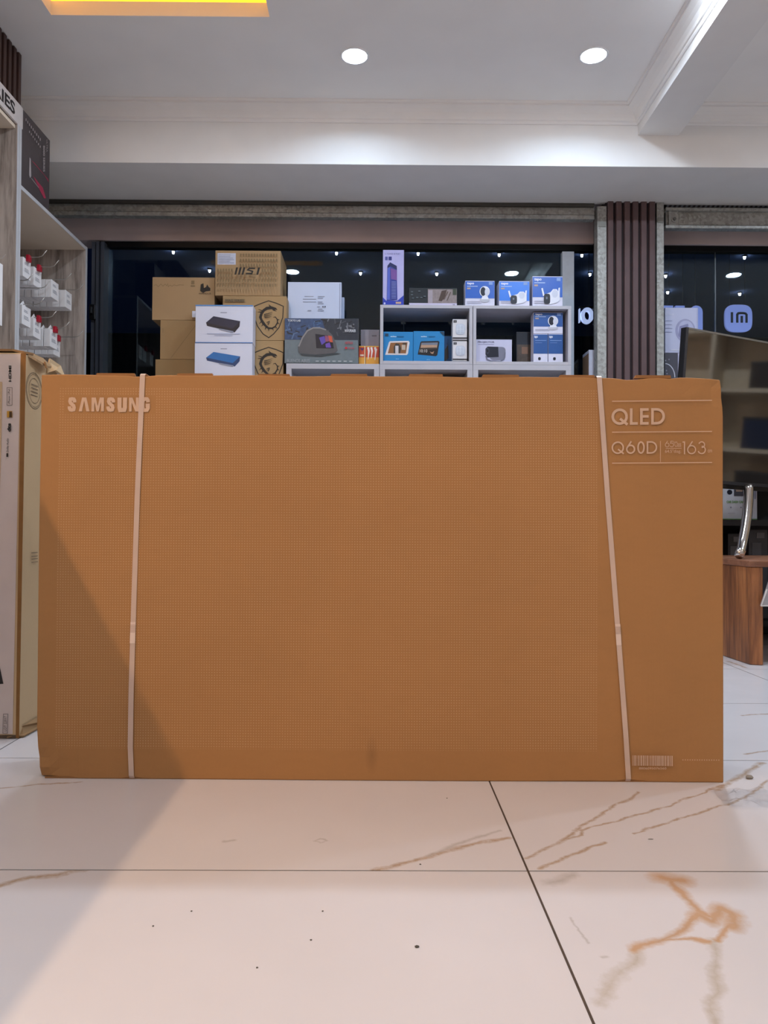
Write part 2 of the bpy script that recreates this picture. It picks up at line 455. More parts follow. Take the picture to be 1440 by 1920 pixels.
# LED rope of the recess, lying on the lip
lr = empty('cove_light', (0.5 * (rx0 + rx1), ry1, zc + lip), label='yellow glowing strip light inside the ceiling recess', cat='light')
YEL = EM('ffb52a', 2.2, 'led')
cx = lr.location.x
for a, b in (((rx0 - v + .01, ry1 + .012, 0), (rx1 + v - .01, ry1 + .04, .05)), ((rx0 - v + .01, ry0 - .04, 0), (rx1 + v - .01, ry0 - .012, .02)),
             ((rx0 - .04, ry0, 0), (rx0 - .012, ry1, .05)), ((rx1 + .012, ry0, 0), (rx1 + .04, ry1, .02))):
    bx('led_strip', (a[0] - cx, a[1] - ry1, a[2] + 0.0005), (b[0] - cx, b[1] - ry1, b[2]), YEL, lr)

# --- ceiling beam on the right, with cornice mouldings
bl = P(1196, 253.6, Y_WALL); brr = P(1272, 253.6, Y_WALL)
BX0, BX1, BZ = bl.x, brr.x, bl.z
bx('beam', (BX0, Y_B, BZ), (BX1, Y_WALL, Z_CEIL), WALLW, kind='structure', label='white ceiling beam running towards the shop front')
prof = [(0, -.083), (.006, -.083), (.010, -.076), (.010, -.069), (.017, -.066), (.022, -.055), (.032, -.040), (.048, -.028), (.064, -.021), (.070, -.018), (.070, -.011), (.078, -.010), (.083, -.004), (.083, 0), (0, 0)]
def cornice(name, label, path):
    """path: list of (base point on the wall line, outward vector) ; mitred"""
    mb = MB(); rings = []
    for (x, y), (ox, oy) in path:
        rings.append([len(mb.v) + k for k in range(len(prof))])
        for d, z in prof: mb.v.append((x + ox * d, y + oy * d, Z_CEIL + z))
    for a, b in zip(rings[:-1], rings[1:]):
        for k in range(len(prof)):
            j = (k + 1) % len(prof)
            mb.f.append((a[k], a[j], b[j], b[k])); mb.mi.append(mb.m(CROWN))
    return mb.build(name, kind='structure', label=label)
cornice('trim_1', 'white stepped cornice along the header and the beam', [((X_L, Y_WALL), (1, -1)), ((BX0, Y_WALL), (-1, -1)), ((BX0, Y_B), (-1, 1))])
cornice('trim_2', 'white stepped cornice right of the beam', [((BX1, Y_B), (1, 1)), ((BX1, Y_WALL), (1, -1)), ((X_R, Y_WALL), (-1, -1))])
# --- rolling shutter steelwork
def pxbox(x0, y0, x1, y1, Y, d):
    """axis aligned box whose front face covers a pixel rectangle at depth Y"""
    c = P((x0 + x1) / 2, (y0 + y1) / 2, Y); s = Y / F
    hw, hh = (x1 - x0) / 2 * s, (y1 - y0) / 2 * s
    return (c.x - hw, Y, c.z - hh), (c.x + hw, Y + d, c.z + hh)
g = empty('shutter_rail', P(600, 408, Y_SH), label='long galvanised shutter rail above the display window', cat='shutter rail')
def part(root, name, a, b, mat, bevel=0):
    l = root.matrix_world.translation if False else root.location
    return bx(name, tuple(a[i] - l[i] for i in range(3)), tuple(b[i] - l[i] for i in range(3)), mat, root, bevel)
a, b = pxbox(70, 383, 1119, 399, Y_SH + .01, .03); part(g, 'web', a, b, GALV)
a, b = pxbox(70, 377, 1119, 383, Y_SH - .012, .05); part(g, 'top_flange', a, b, M('55524d', 0.5, .6), .002)
a, b = pxbox(70, 399, 1119, 407, Y_SH - .012, .05); part(g, 'lower_flange', a, b, GALV, .003)
g = empty('shutter_rail', P(1345, 428, Y_SH), label='galvanised shutter rail with bolted bracket right of the fluted pillar', cat='shutter rail')
a, b = pxbox(1246, 397, 1640, 423, Y_SH + .01, .03); part(g, 'web', a, b, GALV)
a, b = pxbox(1246, 390, 1640, 396, Y_SH - .015, .05); part(g, 'top_flange', a, b, GALV, .002)
a, b = pxbox(1246, 423, 1640, 429, Y_SH - .012, .05); part(g, 'lower_flange', a, b, GALV, .003)
a, b = pxbox(1254, 395, 1273, 422, Y_SH - .006, .015); part(g, 'bracket', a, b, GALV, .003)
q = P(1264, 411, Y_SH - .006) - g.location
mb = MB().cyl(q + Vector((0, .001, 0)), (0, -1, 0), .018, .005, GALV, 18); mb.cyl(q + Vector((0, -.003, 0)), (0, -1, 0), .010, .008, M('77756f', .4, .7), 6); mb.build('bolt', g)
# dark slatted shutter roll edge above the right rail
cs = empty('shutter_roll', P(1345, 388, Y_SH), label='dark ribbed edge of the rolled up shutter right of the pillar', cat='shutter')
a, b = pxbox(1246, 373, 1640, 389, Y_SH + .012, .05); part(cs, 'roll', a, b, M('23232a', .6))
mb = MB()
for k in range(44):
    x0 = 1250 + k * 9
    pts = [P(x0, 387, Y_SH) - cs.location, P(x0 + 4, 387, Y_SH) - cs.location, P(x0 + 11, 377, Y_SH) - cs.location, P(x0 + 7, 377, Y_SH) - cs.location]
    f_ = [p + Vector((0, .006, 0)) for p in pts]
    i = len(mb.v); mb.v += [tuple(p) for p in f_] + [tuple(p + Vector((0, .008, 0))) for p in f_]
    for qd in ((0, 1, 2, 3), (0, 4, 5, 1), (1, 5, 6, 2), (2, 6, 7, 3), (3, 7, 4, 0)):
        mb.f.append(tuple(i + z for z in qd)); mb.mi.append(mb.m(M('6a6d78', .5, .3)))
mb.build('ribs', cs, kind='stuff')
for (x0, x1, y0, lab) in ((1120, 1137, 382, 'galvanised vertical shutter guide left of the fluted pillar'), (1232, 1245, 374, 'galvanised vertical shutter guide right of the fluted pillar')):
    a, b = pxbox(x0, y0, x1, 1300, Y_SH - .03, .07)
    r = empty('shutter_guide', ((a[0] + b[0]) / 2, a[1], 0), label=lab, cat='shutter guide')
    w_ = (b[0] - a[0]) / 2
    mb = MB().box((-w_, 0, 0), (w_, .004, b[2]), GALV); mb.box((-w_, .004, 0), (-w_ + .004, .07, b[2]), GALV); mb.box((w_ - .004, .004, 0), (w_, .07, b[2]), GALV)
    mb.build('channel', r)
    bx('end_clip', (-w_ * .8, -.004, b[2] - .12), (w_ * .8, 0, b[2] - .09), M('8a8a85', .5, .6), r)
# --- fluted pillar between the windows
a, b = pxbox(1137, 372, 1232, 1300, Y_SH - .04, .2)
x0p, x1p = a[0], b[0]
pil = empty('pillar', ((x0p + x1p) / 2, Y_SH - .04, 0), kind='structure', label='dark brown fluted pillar between the two windows')
bx('core', (x0p - pil.location.x, .022, 0), (x1p - pil.location.x, .28, Z_SOF + .02), FLUTED, pil)
nrib = 6; pw = (x1p - x0p) / nrib
for k in range(nrib):
    xx = x0p - pil.location.x + k * pw
    mb = MB(); zt_ = Z_SOF + .015
    pr = [(pw * .14, .022), (pw * .18, .002), (pw * .24, 0), (pw * .76, 0), (pw * .82, .002), (pw * .86, .022)]
    for px_, py_ in pr: mb.v += [(xx + px_, py_, 0), (xx + px_, py_, zt_)]
    for q_ in range(len(pr) - 1): mb.f.append((2 * q_, 2 * q_ + 2, 2 * q_ + 3, 2 * q_ + 1)); mb.mi.append(mb.m(FLUTE))
    mb.f.append(tuple(2 * q_ + 1 for q_ in range(len(pr)))); mb.mi.append(mb.m(FLUTE))
    mb.build('flute', pil)

# --- windows
zt_g = P(600, 456, Y_GL).z
def window(name, label, xs, mull):
    r = empty(name, ((xs[0] + xs[-1]) / 2, Y_GL, 0), kind='structure', label=label)
    ox = r.location.x
    bx('top_rail', (xs[0] - ox, -.02, P(600, 468, Y_GL).z), (xs[-1] - ox, .03, zt_g + .03), M('07090f', .35), r)
    bx('bottom_rail', (xs[0] - ox, -.02, 0), (xs[-1] - ox, .03, .08), M('20242c', .4), r)
    for a_, b_ in zip(xs[:-1], xs[1:]):
        bx('pane', (a_ - ox + .0015, 0, .08), (b_ - ox - .0015, .006, P(600, 468, Y_GL).z), GLASS, r)
    for xm in mull:
        bx('pane_joint', (xm - ox - .003, -.003, .08), (xm - ox + .003, .008, P(600, 468, Y_GL).z), M('3a4552', .3), r)
    return r
wx = [P(p_, 560, Y_GL).x for p_ in (188, 757, 1118)]
window('window_1', 'dark night window behind the product display', wx, [wx[1]])
wx2 = [P(p_, 560, Y_GL).x for p_ in (1244, 1341, 1900)]
window('window_2', 'dark night window right of the fluted pillar', wx2, [wx2[1]])
# aluminium jamb at the left with its latch
a, b = pxbox(166, 450, 190, 1300, Y_GL - .08, .09)
jm = empty('trim_3', ((a[0] + b[0]) / 2, Y_GL - .08, 0), kind='structure', label='blue grey aluminium window jamb with black latch')
hw = (b[0] - a[0]) / 2
mb = MB()
for k, (u0, u1, dd) in enumerate(((-1, -.45, .012), (-.45, -.2, .03), (-.2, .25, .0), (.25, .45, .03), (.45, 1, .008))):
    mb.box((u0 * hw, dd, 0), (u1 * hw, .09, b[2]), ALU)
mb.build('profile', jm)
q0 = P(169, 600, Y_GL - .08).z; q1 = P(169, 572, Y_GL - .08).z
mb = MB().box((-hw, -.02, q0), (-hw * .1, .004, q1), M('101114', .35)); mb.box((-hw * .8, -.045, q0 + .03), (-hw * .4, -.02, q1 - .02), M('15161a', .3)); mb.build('latch', jm, .003)
# white post at the right end of the display
a, b = pxbox(1054, 468, 1076, 1300, Y_GL - .05, .045)
bx('trim_4', (a[0], a[1], 0), b, M('c3cbd6', .5), kind='structure', label='pale post in front of the glass at the right end of the display')

# --- outside: dark canopy with small lights, backlit signs facing the street
cz = 2.95
bx('canopy', (-6, 4.86, cz), (9, 9.5, cz + .08), M('6377a6', .9, 0, .1), kind='structure', label='dark canopy outside the windows')
bx('wall_street', (-7, 9.5, -.1), (10, 9.6, 3.1), M('141822', .9, 0, .1), kind='structure', label='dark wall across the street')
SP = EM('f4f8ff', 26, 'spot')
dots = [(325, 469), (393, 504), (477, 468), (631, 471), (676, 509), (784, 472), (819, 510), (936, 474), (1091, 475), (1106, 511), (1248, 514), (1252, 545), (1396, 479), (1387, 548)]
dlab = ['above the wide carton with handwriting', 'left of the laptop carton sticker', 'just above the top edge of the laptop carton', 'above the white flat box', 'left of the lavender tower box', 'above the low dark photo box', 'between the low dark box and the dome camera box', 'above the middle camera box', 'in the gap right of the pale post, upper one', 'in the gap right of the pale post, lower one', 'beside the right shutter guide, upper one', 'beside the right shutter guide, lower one', 'above the large oval reflection in the right window', 'between the oval reflection and the rounded logo sign']
for k, (x, y) in enumerate(dots):
    q = PZ(x, y, cz)
    r = empty('canopy_spotlight', q, label='tiny white spotlight outside, ' + dlab[k], cat='light', group='tiny spotlights outside the windows')
    d = q.y / F
    MB().cyl((0, 0, 0), (0, 0, -1), 3.4 * d, .012, DARK, 14).build('housing', r)
    MB().cyl((0, 0, -.0122), (0, 0, -1), 2.6 * d, .02, SP, 14, 1.4 * d).build('lens', r)
def face_map(c, s, x0, y0, Y):
    return lambda x, y, l: (( x - x0) * s, Y - l, (y0 - y) * s)
LAV = EM('8f9ce6', .42, 'sign'); LAV2 = EM('c9d4ff', .8, 'sign')
def hung_sign(px0, py0, px1, py1, Y, label):
    q = P((px0 + px1) / 2, py1, Y)
    r = empty('window_sign', q, label=label, cat='sign')
    return r, face_map(q, Y / F, (px0 + px1) / 2, py1, 0)
YS = 4.95
r, fm = hung_sign(1358, 570, 1412, 623, YS, 'rounded square lavender backlit logo sign seen through the right window')
def hangers(r, xs, ztop):
    for x in xs: MB().tube([(x, .02, ztop - .01), (x, .02, cz - r.location.z)], .0012, BLACK, 6).build('hanger', r)
def squircle(cx, cy, rx, ry, n=40, e=3.4):
    o = []
    for k in range(n):
        a = 2 * math.pi * k / n; c_, s_ = math.cos(a), math.sin(a)
        o.append((cx + rx * abs(c_) ** (2 / e) * (1 if c_ > 0 else -1), cy + ry * abs(s_) ** (2 / e) * (1 if s_ > 0 else -1)))
    return o
def extr(r, fm, pts, d, mat, name):
    mb = MB(); n = len(pts)
    for x, y in pts: mb.v.append(fm(x, y, 0))
    for x, y in pts: mb.v.append(fm(x, y, -d))
    mb.f.append(tuple(range(n))); mb.mi.append(mb.m(mat)); mb.f.append(tuple(range(2 * n - 1, n - 1, -1))); mb.mi.append(mb.m(mat))
    for k in range(n): j = (k + 1) % n; mb.f.append((k, n + k, n + j, j)); mb.mi.append(mb.m(mat))
    return mb.build(name, r)
extr(r, fm, squircle(1385, 596.5, 26, 26), .015, LAV, 'light_box'); hangers(r, (-.05, .05), 50 * YS / F)
pr = Print(r, fm); DK = M('10162a', .6)
pr.rect('emblem', 1370, 585, 1374.5, 605, DK); pr.rect('emblem', 1380, 588, 1384.5, 605, DK); pr.rect('emblem', 1397.5, 588, 1402, 605, DK)
pr.line('emblem', [(1382.2, 590), (1384, 587.2), (1388, 586.7), (1394, 586.7), (1398, 587.6), (1399.7, 590)], 4.4, DK); pr.rect('emblem', 1388.3, 592, 1393, 605, DK); pr.done()
r, fm = hung_sign(1086, 576, 1130, 606, YS, 'pale backlit round letters in the gap left of the fluted pillar')
for nme, cxx in (('letter', 1101.5),):
    mb = MB(); n = 28
    for k in range(n):
        a = 2 * math.pi * k / n
        for rr, dd in ((1, 0), (.55, 0), (1, .03), (.55, .03)):
            ry = 15 if rr == 1 else 8.5; rx = 12 if rr == 1 else 5.2
            mb.v.append(fm(cxx + rx * math.cos(a), 591 + ry * math.sin(a), -dd))
    for k in range(n):
        j = (k + 1) % n; A, B = 4 * k, 4 * j
        for qd in ((A, B, B + 1, A + 1), (A + 2, A + 3, B + 3, B + 2), (A, A + 2, B + 2, B), (A + 1, B + 1, B + 3, A + 3)): mb.f.append(qd); mb.mi.append(mb.m(LAV2))
    mb.build(nme, r)
hangers(r, (-.008, .04), 27 * YS / F)
bx('rail', (-.075, .01, 30 * YS / F), (.09, .03, 30 * YS / F + .01), BLACK, r)
extr(r, fm, [(1114, 577), (1119, 577), (1124, 586), (1129, 577), (1134, 577), (1127, 591), (1134, 606), (1129, 606), (1124, 596), (1119, 606), (1114, 606), (1121, 591)], .03, LAV2, 'letter')
extr(r, fm, [(1086.5, 578), (1088, 578), (1088, 604), (1086.5, 604)], .03, LAV2, 'letter')
r, fm = hung_sign(1246, 573, 1319, 625, YS, 'lavender backlit letter sign partly hidden by the white robot vacuum box')
hangers(r, (-.09, .0, .08), 48 * YS / F)
for x0, x1 in ((1244, 1262), (1267, 1284)): extr(r, fm, [(x0, 572.5), (x1, 572.5), (x1, 625), (x0, 625)], .03, LAV, 'letter')
extr(r, fm, [(1294, 625), (1294, 578)] + [(1306 + 12 * math.cos(math.radians(a_)), 584 - 12 * math.sin(math.radians(a_))) for a_ in range(160, -1, -20)] + [(1318, 625)], .03, LAV, 'letter')

# ================================================================== LIGHTS OF THE SHOP
LENS = EM('f3f8ff', 14, 'lens')
def downlight(x, y, z, power, color, label, group=None, rad=.0585, spread=180):
    r = empty('downlight', (x, y, z), label=label, cat='ceiling light', group=group)
    mb = MB(); n = 32
    for k in range(n):
        a = 2 * math.pi * k / n
        for rr, zz in ((rad * 1.14, 0), (rad * 1.12, -.006), (rad, -.005), (rad * .99, 0)): mb.v.append((rr * math.cos(a), rr * math.sin(a), zz))
    for k in range(n):
        j = (k + 1) % n
        for q in range(3): mb.f.append((4 * k + q, 4 * j + q, 4 * j + q + 1, 4 * k + q + 1)); mb.mi.append(mb.m(M('e8eaee', .4)))
    mb.build('trim_ring', r)
    MB().cyl((0, 0, -.0005), (0, 0, -1), rad * .98, .002, LENS, 32).build('lens', r)
    ld = bpy.data.lights.new('downlight_lamp', 'AREA'); ld.shape = 'DISK'; ld.size = rad * 1.9; ld.energy = power; ld.color = color
    ld.spread = math.radians(spread)
    lo = bpy.data.objects.new('lamp', ld); COL.objects.link(lo); lo.parent = r; lo.location = (0, 0, -.004)
    return r
q = PZ(665, 104, Z_CEIL); downlight(q.x, q.y, Z_CEIL, P_FRONT, COOL, 'round glowing ceiling downlight nearer the yellow light tray', spread=150)
q2 = PZ(1113, 103, Z_CEIL); downlight(q2.x, q2.y, Z_CEIL, P_FRONT, COOL, 'round glowing ceiling downlight nearer the white ceiling beam', spread=150)
q = PZ(1113, 103, Z_CEIL); downlight(q.x + 1.75, q.y - .05, Z_CEIL, P_FRONT, COOL, 'round ceiling downlight right of the ceiling beam', spread=150)
for x in (-.76, 1.13, 3.05):
    downlight(x, 2.86, Z_CEIL, P_ROW if x > 0 else P_ROW * .5, COOLR, 'round ceiling downlight whose reflection glows in the dark window', 'downlights of the second row')
for y in (0.9, -1.1, -3.1):
    for x in (-1.0, .55, 2.45):
        downlight(x, y, Z_CEIL, P_NEAR if y > 0 else P_BACK, NEUT, 'round ceiling downlight behind the viewpoint', 'downlights at the rear of the shop')
# warm strip under the ceiling on the left; an unseen cabinet, added as a light block, throws the slanting shade on the big carton
wl = empty('warm_strip_light', (-1.925, -.25, Z_CEIL), label='warm white strip light under the ceiling above the added left cabinet', cat='light')
bx('profile', (-.012, -.75, -.008), (.012, .75, 0), M('c9c9c9', .4), wl)
ld = bpy.data.lights.new('strip', 'AREA'); ld.shape = 'RECTANGLE'; ld.size = .008; ld.size_y = 1.46; ld.energy = P_STRIP; ld.color = WARM
lo = bpy.data.objects.new('lamp', ld); COL.objects.link(lo); lo.parent = wl; lo.location = (0, 0, -.0095); lo.rotation_euler = (0, math.radians(-5), 0)
tc = empty('added_shade_cabinet', (-1.88, -.35, 0), label='unseen tall pale cabinet added at the left wall to throw shade', cat='cabinet')
bx('body', (-.168, -1.3, 0), (.293, 1.42, 2.1), M('c9c4bd', .5), tc)
for k in range(4): bx('door', (.293, -1.29 + k * .68, .08), (.313, -1.29 + k * .68 + .67, 2.1), M('cfcac4', .5), tc, .002)

# ================================================================== THE BIG TELEVISION CARTON
A = PZ(67, 1460); B = PZ(1357.5, 1468)
Wb = (B - A).length; ang = math.atan2(B.y - A.y, B.x - A.x)
Hb = 0.5 * ((P(72, 695, A.y).z) + (P(1361, 712, B.y).z))
Db = 0.175
def tb_mat():
    m, nt, b = base('printed_cardboard'); c = hexc('ae7e4e')
    v = objvec(nt)
    n1 = noise(nt, 2.5, 3, v); n2 = noise(nt, 170, 2, v); n3 = noise(nt, 22, 3, objvec(nt, (1, 1, 2.5)))
    c1 = ramp(nt, n1, [(0.3, tuple(x * .93 for x in c)), (0.65, c)])
    c1 = mixrgb(nt, mth(nt, 'MULTIPLY', n2, .12), c1, tuple(x * .5 for x in c))
    c1 = mixrgb(nt, mth(nt, 'MULTIPLY', mth(nt, 'SUBTRACT', n3, .45, clamp=True), .35), c1, tuple(x * .7 for x in c))
    sp = N(nt, 'ShaderNodeSeparateXYZ'); tcn = N(nt, 'ShaderNodeTexCoord'); L(nt, tcn.outputs['Object'], sp.inputs[0])
    X, Y_, Z = sp.outputs
    # scuff low in the middle of the front
    sx = mth(nt, 'SUBTRACT', X, .79); sz = mth(nt, 'SUBTRACT', Z, .06)
    dd = mth(nt, 'SQRT', mth(nt, 'ADD', mth(nt, 'MULTIPLY', mth(nt, 'MULTIPLY', sx, sx), 9), mth(nt, 'MULTIPLY', sz, sz)))
    c1 = mixrgb(nt, mth(nt, 'MULTIPLY', mth(nt, 'SUBTRACT', 1, mth(nt, 'DIVIDE', dd, .05), clamp=True), .35), c1, hexc('6e4e34'))
    # fine printed dot grid
    pt = .0062
    def fr(s_): return mth(nt, 'SUBTRACT', mth(nt, 'FRACT', mth(nt, 'DIVIDE', s_, pt)), .5)
    fx, fz = fr(X), fr(Z)
    r2 = mth(nt, 'ADD', mth(nt, 'MULTIPLY', fx, fx), mth(nt, 'MULTIPLY', fz, fz))
    dot = mth(nt, 'LESS_THAN', r2, .042)
    def rng(s_, lo, hi): return mth(nt, 'MULTIPLY', mth(nt, 'GREATER_THAN', s_, lo), mth(nt, 'LESS_THAN', s_, hi))
    k = 1.62 / 1290
    area = mth(nt, 'MULTIPLY', rng(X, 36 * k, 1052 * k), rng(Z, 57 * k, 734 * k))
    hole = mth(nt, 'MULTIPLY', rng(X, 44 * k, 216 * k), rng(Z, 684 * k, 722 * k))
    f = mth(nt, 'MULTIPLY', mth(nt, 'MULTIPLY', dot, area), mth(nt, 'SUBTRACT', 1, hole))
    f = mth(nt, 'MULTIPLY', f, mth(nt, 'LESS_THAN', Y_, .01))
    f = mth(nt, 'MULTIPLY', f, mth(nt, 'MULTIPLY', mth(nt, 'ADD', .25, mth(nt, 'MULTIPLY', noise(nt, 7, 2, v), .6)), .55))
    c1 = mixrgb(nt, f, c1, hexc('e0bd98'))
    L(nt, c1, b.inputs['Base Color']); b.inputs['Roughness'].default_value = .7; b.inputs['Specular IOR Level'].default_value = .25
    bp = N(nt, 'ShaderNodeBump'); bp.inputs['Strength'].default_value = .1; bp.inputs['Distance'].default_value = .002
    L(nt, noise(nt, 20, 2, objvec(nt, (8, 1, .2))), bp.inputs['Height']); L(nt, bp.outputs[0], b.inputs['Normal'])
    return m
TBM = tb_mat(); TBE = cardboard('9c6d42', 'cardboard_flap')
tb = empty('television_carton', A, ang, label='large brown cardboard television carton standing upright on the tiled floor', cat='box')
KX = Wb / 1290.0
def tmap(x, y):
    u = (x - 69.5) / (1359 - 69.5)
    top = 694.5 + 17.5 * u; bot = 1460 + 8 * u
    return u * Wb, Hb * (bot - y) / (bot - top)
def carton_mesh():
    nx, nz, ny = 64, 40, 6
    bm = bmesh.new(); cache = {}
    def vert(i, j, k):
        key = (i, j, k)
        if key in cache: return cache[key]
        x, y, z = Wb * i / nx, Db * j / ny, Hb * k / nz
        rnd = random.Random(i * 7919 + j * 101 + k * 13)
        u, w = i / nx, k / nz
        e = .0
        if k == nz:
            z += -.0022 + .0012 * math.sin(u * 37) * math.sin(u * 11 + 1)
            for c_, wd_, dp in ((.148, .012, .004), (.818, .012, .003), (.862, .02, .006), (.925, .006, .003)):
                z -= dp * math.exp(-((u - c_) / wd_) ** 2)
        if k == 0:
            for c_, wd_, dp in ((.140, .011, .005), (.866, .012, .006), (.80, .05, .0015)):
                z += dp * math.exp(-((u - c_) / wd_) ** 2)
        if j == 0:
            y += .0015 * math.sin(u * 9 + 2 * w) * math.sin(w * 7 + 1)
            if i not in (0, nx) and k not in (0, nz): pass
        # crushed corners
        dbl = math.hypot(x, z); dtr = math.hypot(Wb - x, Hb - z)
        if dbl < .11:
            t = (1 - dbl / .11); x += .006 * t; y += (.012 if j == 0 else 0) * t * (.5 + rnd.random()); z += .003 * t * rnd.random()
        if dtr < .09:
            t = (1 - dtr / .09); x -= .004 * t; y += (.010 if j == 0 else 0) * t * (.4 + rnd.random()); z -= .004 * t
        cache[key] = bm.verts.new((x, y, z)); return cache[key]
    for i in range(nx):
        for k in range(nz):
            bm.faces.new((vert(i, 0, k), vert(i + 1, 0, k), vert(i + 1, 0, k + 1), vert(i, 0, k + 1)))
            bm.faces.new((vert(i, ny, k), vert(i, ny, k + 1), vert(i + 1, ny, k + 1), vert(i + 1, ny, k)))
    for i in range(nx):
        for j in range(ny):
            bm.faces.new((vert(i, j, nz), vert(i + 1, j, nz), vert(i + 1, j + 1, nz), vert(i, j + 1, nz)))
            bm.faces.new((vert(i, j, 0), vert(i, j + 1, 0), vert(i + 1, j + 1, 0), vert(i + 1, j, 0)))
    for j in range(ny):
        for k in range(nz):
            bm.faces.new((vert(0, j, k), vert(0, j, k + 1), vert(0, j + 1, k + 1), vert(0, j + 1, k)))
            bm.faces.new((vert(nx, j, k), vert(nx, j + 1, k), vert(nx, j + 1, k + 1), vert(nx, j, k + 1)))
    me = bpy.data.meshes.new('carton'); bm.to_mesh(me); bm.free()
    me.materials.append(TBM)
    o = bpy.data.objects.new('carton', me); COL.objects.link(o); o.parent = tb
    bv = o.modifiers.new('bevel', 'BEVEL'); bv.width = .003; bv.segments = 2; bv.limit_method = 'ANGLE'; bv.angle_limit = math.radians(60)
    return o
carton_mesh()
# finger tabs of the top flap standing a little proud of the edge
for x0, x1, h_ in ((172, 247, .0022), (325, 395, .0028), (478, 541, .0022), (616, 688, .003), (764, 831, .0034), (903, 975, .003), (1049, 1118, .003), (1192, 1262, .0034)):
    mb = MB(); u0, u1 = tmap(x0, 700)[0], tmap(x1, 700)[0]
    pts = [(u0, -.004), (u1, -.004), (u1 - .002, h_), (u0 + .004, h_)]
    mb.v = [(x, .002, Hb + z) for x, z in pts] + [(x, .012, Hb + z) for x, z in pts]
    for qd in ((0, 1, 2, 3), (7, 6, 5, 4), (0, 4, 5, 1), (1, 5, 6, 2), (2, 6, 7, 3), (3, 7, 4, 0)): mb.f.append(qd); mb.mi.append(mb.m(TBE))
    mb.build('tab', tb)
# bottom fold edge
MB().box((.02, .003, .0003), (Wb - .01, .006, .004), TBE).build('bottom_fold', tb)
# packing straps
STR = M('cdb3a2', .45, 0, .4, .04, 14)
def strap(pts, w, joint):
    mb = MB(); q = [tmap(*p_) for p_ in pts]
    hw_ = w * KX / 2; th = .0012
    ft = [(u, -th - .0008, v_) for u, v_ in q]
    loop = [(q[0][0], -th, Hb + .0012)] + ft[1:-1] + [(q[-1][0], -th - .0006, .0035)]
    loop = [(q[0][0], Db + .002, Hb + .0012)] + [(q[0][0], .004, Hb + .001)] + [(q[0][0], -th - .0008, Hb - .003)] + ft[1:-1] + [(q[-1][0], -th - .0004, .009), (q[-1][0], .004, .0015), (q[-1][0], Db + .002, .0015)]
    for k, (x, y, z) in enumerate(loop): mb.v += [(x - hw_, y, z), (x + hw_, y, z)]
    n = len(loop)
    for k in range(n):
        j = (k + 1) % n; mb.f.append((2 * k, 2 * k + 1, 2 * j + 1, 2 * j)); mb.mi.append(mb.m(STR))
    o = mb.build('strap', tb)
    sd = o.modifiers.new('thick', 'SOLIDIFY'); sd.thickness = .0006
    u0, v0 = tmap(*joint[0]); u1, v1 = tmap(*joint[1])
    mb = MB(); y0_ = -.0034
    cor = [(u0 - hw_ * 1.02, v0), (u0 + hw_ * 1.02, v0), (u1 + hw_ * 1.02, v1), (u1 - hw_ * 1.02, v1)]
    mb.v = [(x, y0_, z) for x, z in cor] + [(x, y0_ + .0012, z) for x, z in cor]
    for qd in ((3, 2, 1, 0), (0, 1, 5, 4), (1, 2, 6, 5), (2, 3, 7, 6), (3, 0, 4, 7)): mb.f.append(qd); mb.mi.append(mb.m(M('e0c9ba', .4)))
    for k in range(7):
        t = .12 + k * .055; zz = v0 + (v1 - v0) * t; xx = u0 + (u1 - u0) * t
        mb.box((xx - hw_, y0_ - .0006, zz - .0012), (xx + hw_, y0_, zz), M('c7ac9b', .5))
    mb.build('strap_seal', o)
strap([(262.5, 695), (255, 930), (250, 1165), (247.5, 1290), (247, 1400), (249.5, 1459)], 9.6, ((250, 1166), (249, 1206)))
strap([(1125, 709), (1141, 940), (1159, 1172), (1166, 1260), (1175, 1380), (1180, 1466)], 9.4, ((1159.5, 1173), (1162, 1212)))
# printing
def tfn(x, y, l):
    u, v_ = tmap(x, y)
    return (u, -.0004 - l * .35 + .0015 * math.sin(u / Wb * 9 + 2 * v_ / Hb) * math.sin(v_ / Hb * 7 + 1) - .0004, v_)
INK = M('cfae94', .6, 0, .3, .03, 60)
pr = Print(tb, tfn)
